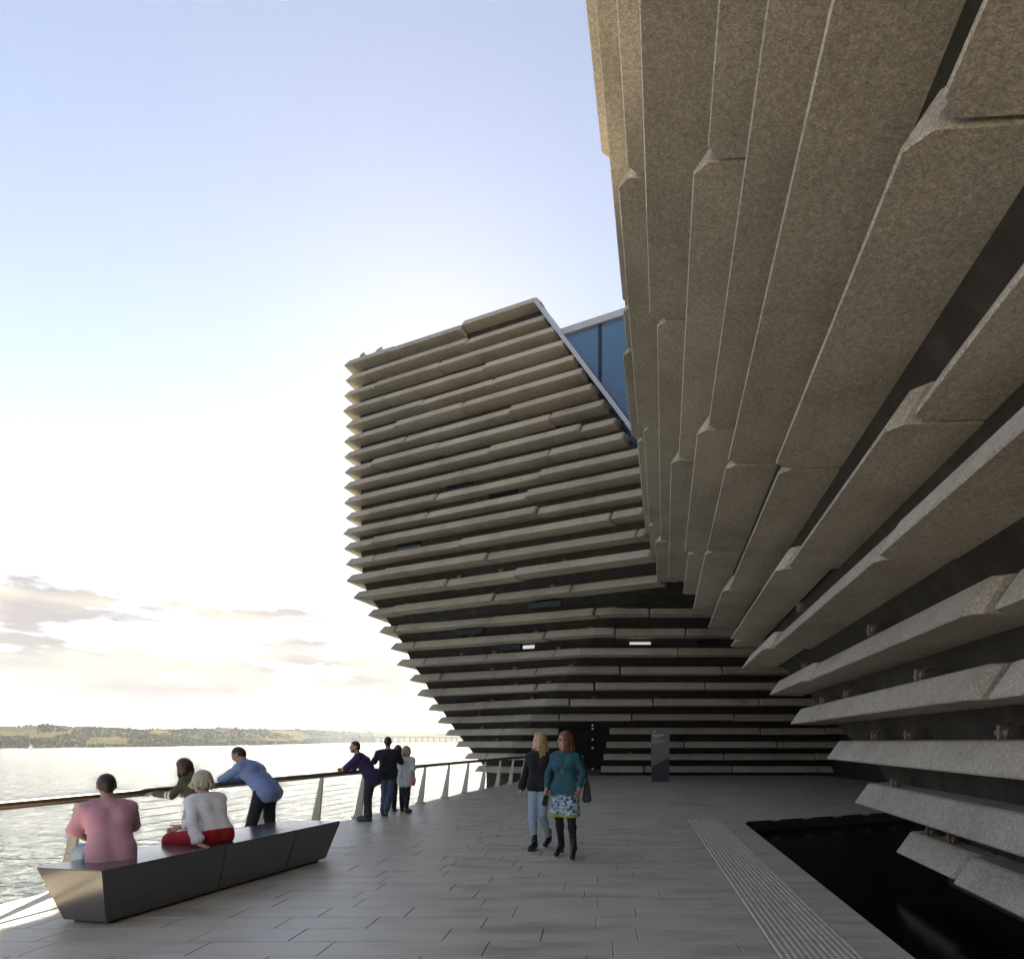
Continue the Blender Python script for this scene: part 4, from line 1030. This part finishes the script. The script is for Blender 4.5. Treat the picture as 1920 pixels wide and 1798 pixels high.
# man in black T-shirt
J_ = pose_upper((0, 0, .96), 3, 0, 0, 0, .205); J_.update(stand(knR=(.06, .0, .52), anR=(-.01, -.16, .14), toR=(-.03, -.06, .03), knL=(-.07, .02, .50)))
J_.update(elL=(-.31, .06, 1.17), wrL=(-.47, .22, 1.02), elR=(.27, .16, 1.16), wrR=(.26, .34, 1.18))
person((-4.70, 14.0), (-.22, .98), J_, 'tall man in a black T-shirt and blue jeans standing with one hand on the railing', look=(0, 1, 0), skin=(.40, .25, .17), top=(cloth('black_tshirt', (.014, .014, .018)), .85, .06, .022, 'tshirt', None, .014), bottom=(denim, 'legs', .014), hair=(H_dark, 'short', .05), shoes=(grey_shoe, 0), scale=.985)
# woman mostly hidden behind him
J_ = pose_upper((0, 0, .95), 6, 0, 0, 0, .165); J_.update(stand()); J_.update(elL=(-.24, .10, 1.16), wrL=(-.16, .34, 1.10), elR=(.24, .10, 1.16), wrR=(.16, .34, 1.10))
person((-4.75, 14.85), (-.3, .95), J_, 'brown-haired woman mostly hidden behind the man in the black T-shirt', top=(cloth('dark_grey_top', (.04, .035, .04)), 1.9, .05, .02, 'top'), bottom=(black_cl, 'legs', .008), hair=(H_brown, 'bob', .16), shoes=(black_shoe, 0), sex='f', scale=.885)
# young woman in white shirt
J_ = pose_upper((0, 0, .95), 0, 3, 8, 0, .165); J_.update(stand(knL=(-.05, .03, .50), anL=(.04, .0, .085), toL=(.05, .14, .04), knR=(.08, .0, .5), anR=(.10, -.12, .12), toR=(.13, -.02, .035)))
J_.update(elL=(-.22, .12, 1.14), wrL=(-.14, .32, 1.14), elR=(.24, -.03, 1.14), wrR=(.26, .02, .90))
def phone(name, loc, face, mat, label, dims=(.036, .075, .006), tilt=0):
    bm = bmesh.new(); bmesh.ops.create_cube(bm, size=2); bmesh.ops.scale(bm, vec=(dims[0], dims[2], dims[1]), verts=bm.verts); bmesh.ops.bevel(bm, geom=list(bm.edges), offset=.005, segments=2, affect='EDGES')
    bm.normal_update(); scr = max(bm.faces, key=lambda f: -f.normal.y); bmesh.ops.inset_region(bm, faces=[scr], thickness=.004, depth=-.001)
    me = bpy.data.meshes.new(name); bm.to_mesh(me); bm.free(); me.materials.append(mat); o = bpy.data.objects.new(name, me); COL.objects.link(o); o.location = loc; o.rotation_euler = (tilt, .25, face); tag(o, label, 'phone')
person((-4.50, 14.6), (.25, .97), J_, 'blond young woman in a loose white shirt standing at the railing', look=(.3, .95, -.1), skin=(.55, .36, .27), top=(cloth('white_loose_shirt', (.70, .70, .74)), .95, .16, .030, 'shirt', None, .02), bottom=(dark_trs, 'legs', .004), hair=(H_blond, 'long', .16), shoes=(grey_shoe, 0), sex='f', scale=.875)
phone('phone', (-4.29, 14.56, .69), .3, simple('pink_phone_case', (.75, .05, .25), .4), 'bright pink phone held by the blond young woman in white')
# blond woman walking
J_ = pose_upper((0, 0, .955), -1, 0, 4, 0, .155); J_.update(stand(hiL=(-.085, 0, .93), hiR=(.085, 0, .93), knR=(.07, .10, .51), anR=(.035, .12, .095), toR=(.04, .26, .045), knL=(-.06, .04, .51), anL=(-.07, -.22, .14), toL=(-.07, -.10, .055)))
J_.update(elL=(-.23, -.04, 1.16), wrL=(-.22, .06, .92), elR=(.25, -.06, 1.15), wrR=(.285, .0, .91))
person((-.96, 9.70), (-.25, -.97), J_, 'blond woman in a black blouse and pale jeans strolling across the deck', look=(.80, .60, .02), skin=(.58, .38, .29), top=(cloth('black_blouse', (.010, .010, .012)), 1.92, .0, .016, 'blouse', None, .024), bottom=(pale_denim, 'legs', .006, 1.9, .0), hair=(H_blond, 'long', .27), shoes=(black_shoe, .03, 1), sex='f', scale=1.0)
# woman in teal dress
def dressfn(F, J):
    up, rt_ = J['up'], J['rt']; f_ = up.cross(rt_)
    for s_ in (-1, 0, 1):
        F.cone(J['pel'] + up * .06 + rt_ * .06 * s_, J['pel'] + rt_ * .095 * s_ - up * .40, .105, .122, .06)
        F.cone(J['pel'] + rt_ * .095 * s_ - up * .40, J['pel'] + rt_ * .098 * s_ - up * .46, .122, .122, .03)
    for S in 'LR': F.cone(J['hi' + S], J['kn' + S].lerp(J['hi' + S], .05), .108, .100, .06)
    F.clip((0, 0, -1), -(J['pel'].z - .425))
def dresspat(m, p, c):
    sx = m.n('SeparateXYZ'); m.link(p, sx.inputs[0]); z = sx.outputs['Z']
    fl = m.noise(p, 22, 4, .6); flor = m.ramp(fl, [(.44, (.03, .05, .075)), (.50, (.32, .46, .55)), (.62, (.50, .62, .70))])
    wob = m.n('Math'); wob.operation = 'MULTIPLY_ADD'; m.link(m.noise(p, 6, 2), wob.inputs[0]); wob.inputs[1].default_value = .10; m.link(z, wob.inputs[2]); zz = wob.outputs[0]
    c = m.mix(m.ramp(zz, [(.915, (1, 1, 1)), (.945, (0, 0, 0))]), c, flor)
    c = m.mix(m.ramp(zz, [(.665, (1, 1, 1)), (.68, (0, 0, 0))]), c, (.30, .36, .045)); return m.mix(m.ramp(zz, [(.615, (1, 1, 1)), (.63, (0, 0, 0))]), c, (.09, .11, .115))
J_ = pose_upper((0, 0, .995), 0, 0, 2, 0, .158); J_.update(stand(hiL=(-.085, 0, .97), hiR=(.085, 0, .97), knL=(-.13, .10, .56), knR=(.085, .02, .56), anL=(-.17, .13, .155), anR=(.09, -.08, .155), toL=(-.20, .26, .05), toR=(.10, .06, .05)))
J_.update(elL=(-.26, -.02, 1.19), wrL=(-.24, .12, .96), elR=(.255, .0, 1.19), wrR=(.25, .10, .95))
def glasses(r, J, h):
    mb = MB(); hc, lk, hx, hz = h['hc'], h['lk'], h['hx'], h['hz']
    for s_ in (-1, 1):
        c = hc + hz * .010 + lk * .098 + hx * .033 * s_; pts = [c + hx * .026 * math.cos(a) + hz * .019 * math.sin(a) for a in np.linspace(0, 2 * math.pi, 14)]; mb.tube(pts, .0025, 5)
        mb.add([c + hx * .026 * math.cos(a) + hz * .019 * math.sin(a) for a in np.linspace(0, 2 * math.pi, 13)[:-1]], [tuple(range(12))])
        mb.tube([c + hx * .026 * s_ + hz * .006, hc + hx * .082 * s_ + hz * .008 - lk * .01], .0025, 5)
    mb.build('sunglasses', M['black'], r)
    mb = MB(); n_ = J['nek']; f_ = J['up'].cross(J['rt']); 
    pts = [n_ + J['rt'] * x + f_ * y - Vector((0, 0, z)) for x, y, z in ((-.075, .01, .02), (-.075, .09, .10), (-.04, .135, .2), (0, .145, .27), (.04, .135, .2), (.075, .09, .10), (.075, .01, .02))]; mb.tube(pts, .0035, 5)
    c = n_ + f_ * .15 - Vector((0, 0, .295)); mb.tube([c + Vector((.02 * math.cos(a), 0, .024 * math.sin(a))) for a in np.linspace(0, 2 * math.pi, 12)], .004, 5); mb.build('necklace', M['steel'], r)
person((-.53, 9.05), (-.28, -.96), J_, 'auburn-haired woman in a teal dress with patterned hem and black tights', look=(.80, .60, .0), skin=(.50, .29, .19), top=(cloth('teal_patterned_dress', (.022, .095, .13), dresspat), 1.7, .02, .013, 'dress', dressfn, .010), bottom=(black_cl, 'legs', .0055, 2.0, 0, 'tights'), hair=(H_red, 'long', .25), shoes=(black_shoe, .075, 1), sex='f', scale=.985, extra=glasses)
phone('phone', (-.80, 8.93, .80), .2, simple('black_phone', (.01, .01, .012), .25), 'black phone held in the hand of the woman in the teal dress')
# handbag on the shoulder of the woman in teal
hb = empty('handbag', (-.225, 9.17, .76)); tag(hb, 'black leather handbag hanging behind the arm of the woman in teal', 'bag')
bm = bmesh.new(); vb = [bm.verts.new(v) for v in ((-.07, -.17, 0), (.07, -.17, 0), (.07, .17, 0), (-.07, .17, 0), (-.03, -.10, .30), (.03, -.10, .30), (.03, .12, .30), (-.03, .12, .30))]
for f in ((3, 2, 1, 0), (4, 5, 6, 7), (0, 1, 5, 4), (1, 2, 6, 5), (2, 3, 7, 6), (3, 0, 4, 7)): bm.faces.new([vb[k] for k in f])
bmesh.ops.bevel(bm, geom=list(bm.edges), offset=.025, segments=3, affect='EDGES'); me = bpy.data.meshes.new('bag_body'); bm.to_mesh(me); bm.free(); me.materials.append(black_shoe); o = bpy.data.objects.new('bag_body', me); COL.objects.link(o); o.parent = hb
mb = MB(); mb.tube([(0, -.07, .28), (-.02, -.06, .45), (-.055, -.02, .62), (-.06, .03, .66), (-.05, .07, .60), (-.02, .09, .45), (0, .09, .28)], .012, 6); mb.build('strap', black_shoe, hb, True)

# ------------------------------------------------------------------ haze over the river
mb = MB(); mb.box(-4500, 4500, -280, 6500, WL - 2.5, 135); hz_ = mb.build('haze'); hz_['kind'] = 'stuff'
m = bpy.data.materials.new('pale_haze'); m.use_nodes = True; nt = m.node_tree
for n_ in list(nt.nodes): nt.nodes.remove(n_)
o_ = nt.nodes.new('ShaderNodeOutputMaterial'); v_ = nt.nodes.new('ShaderNodeVolumePrincipled'); v_.inputs['Density'].default_value = .000045; v_.inputs['Color'].default_value = (.82, .9, 1, 1); v_.inputs['Anisotropy'].default_value = .1
nt.links.new(v_.outputs[0], o_.inputs['Volume']); hz_.data.materials.append(m)
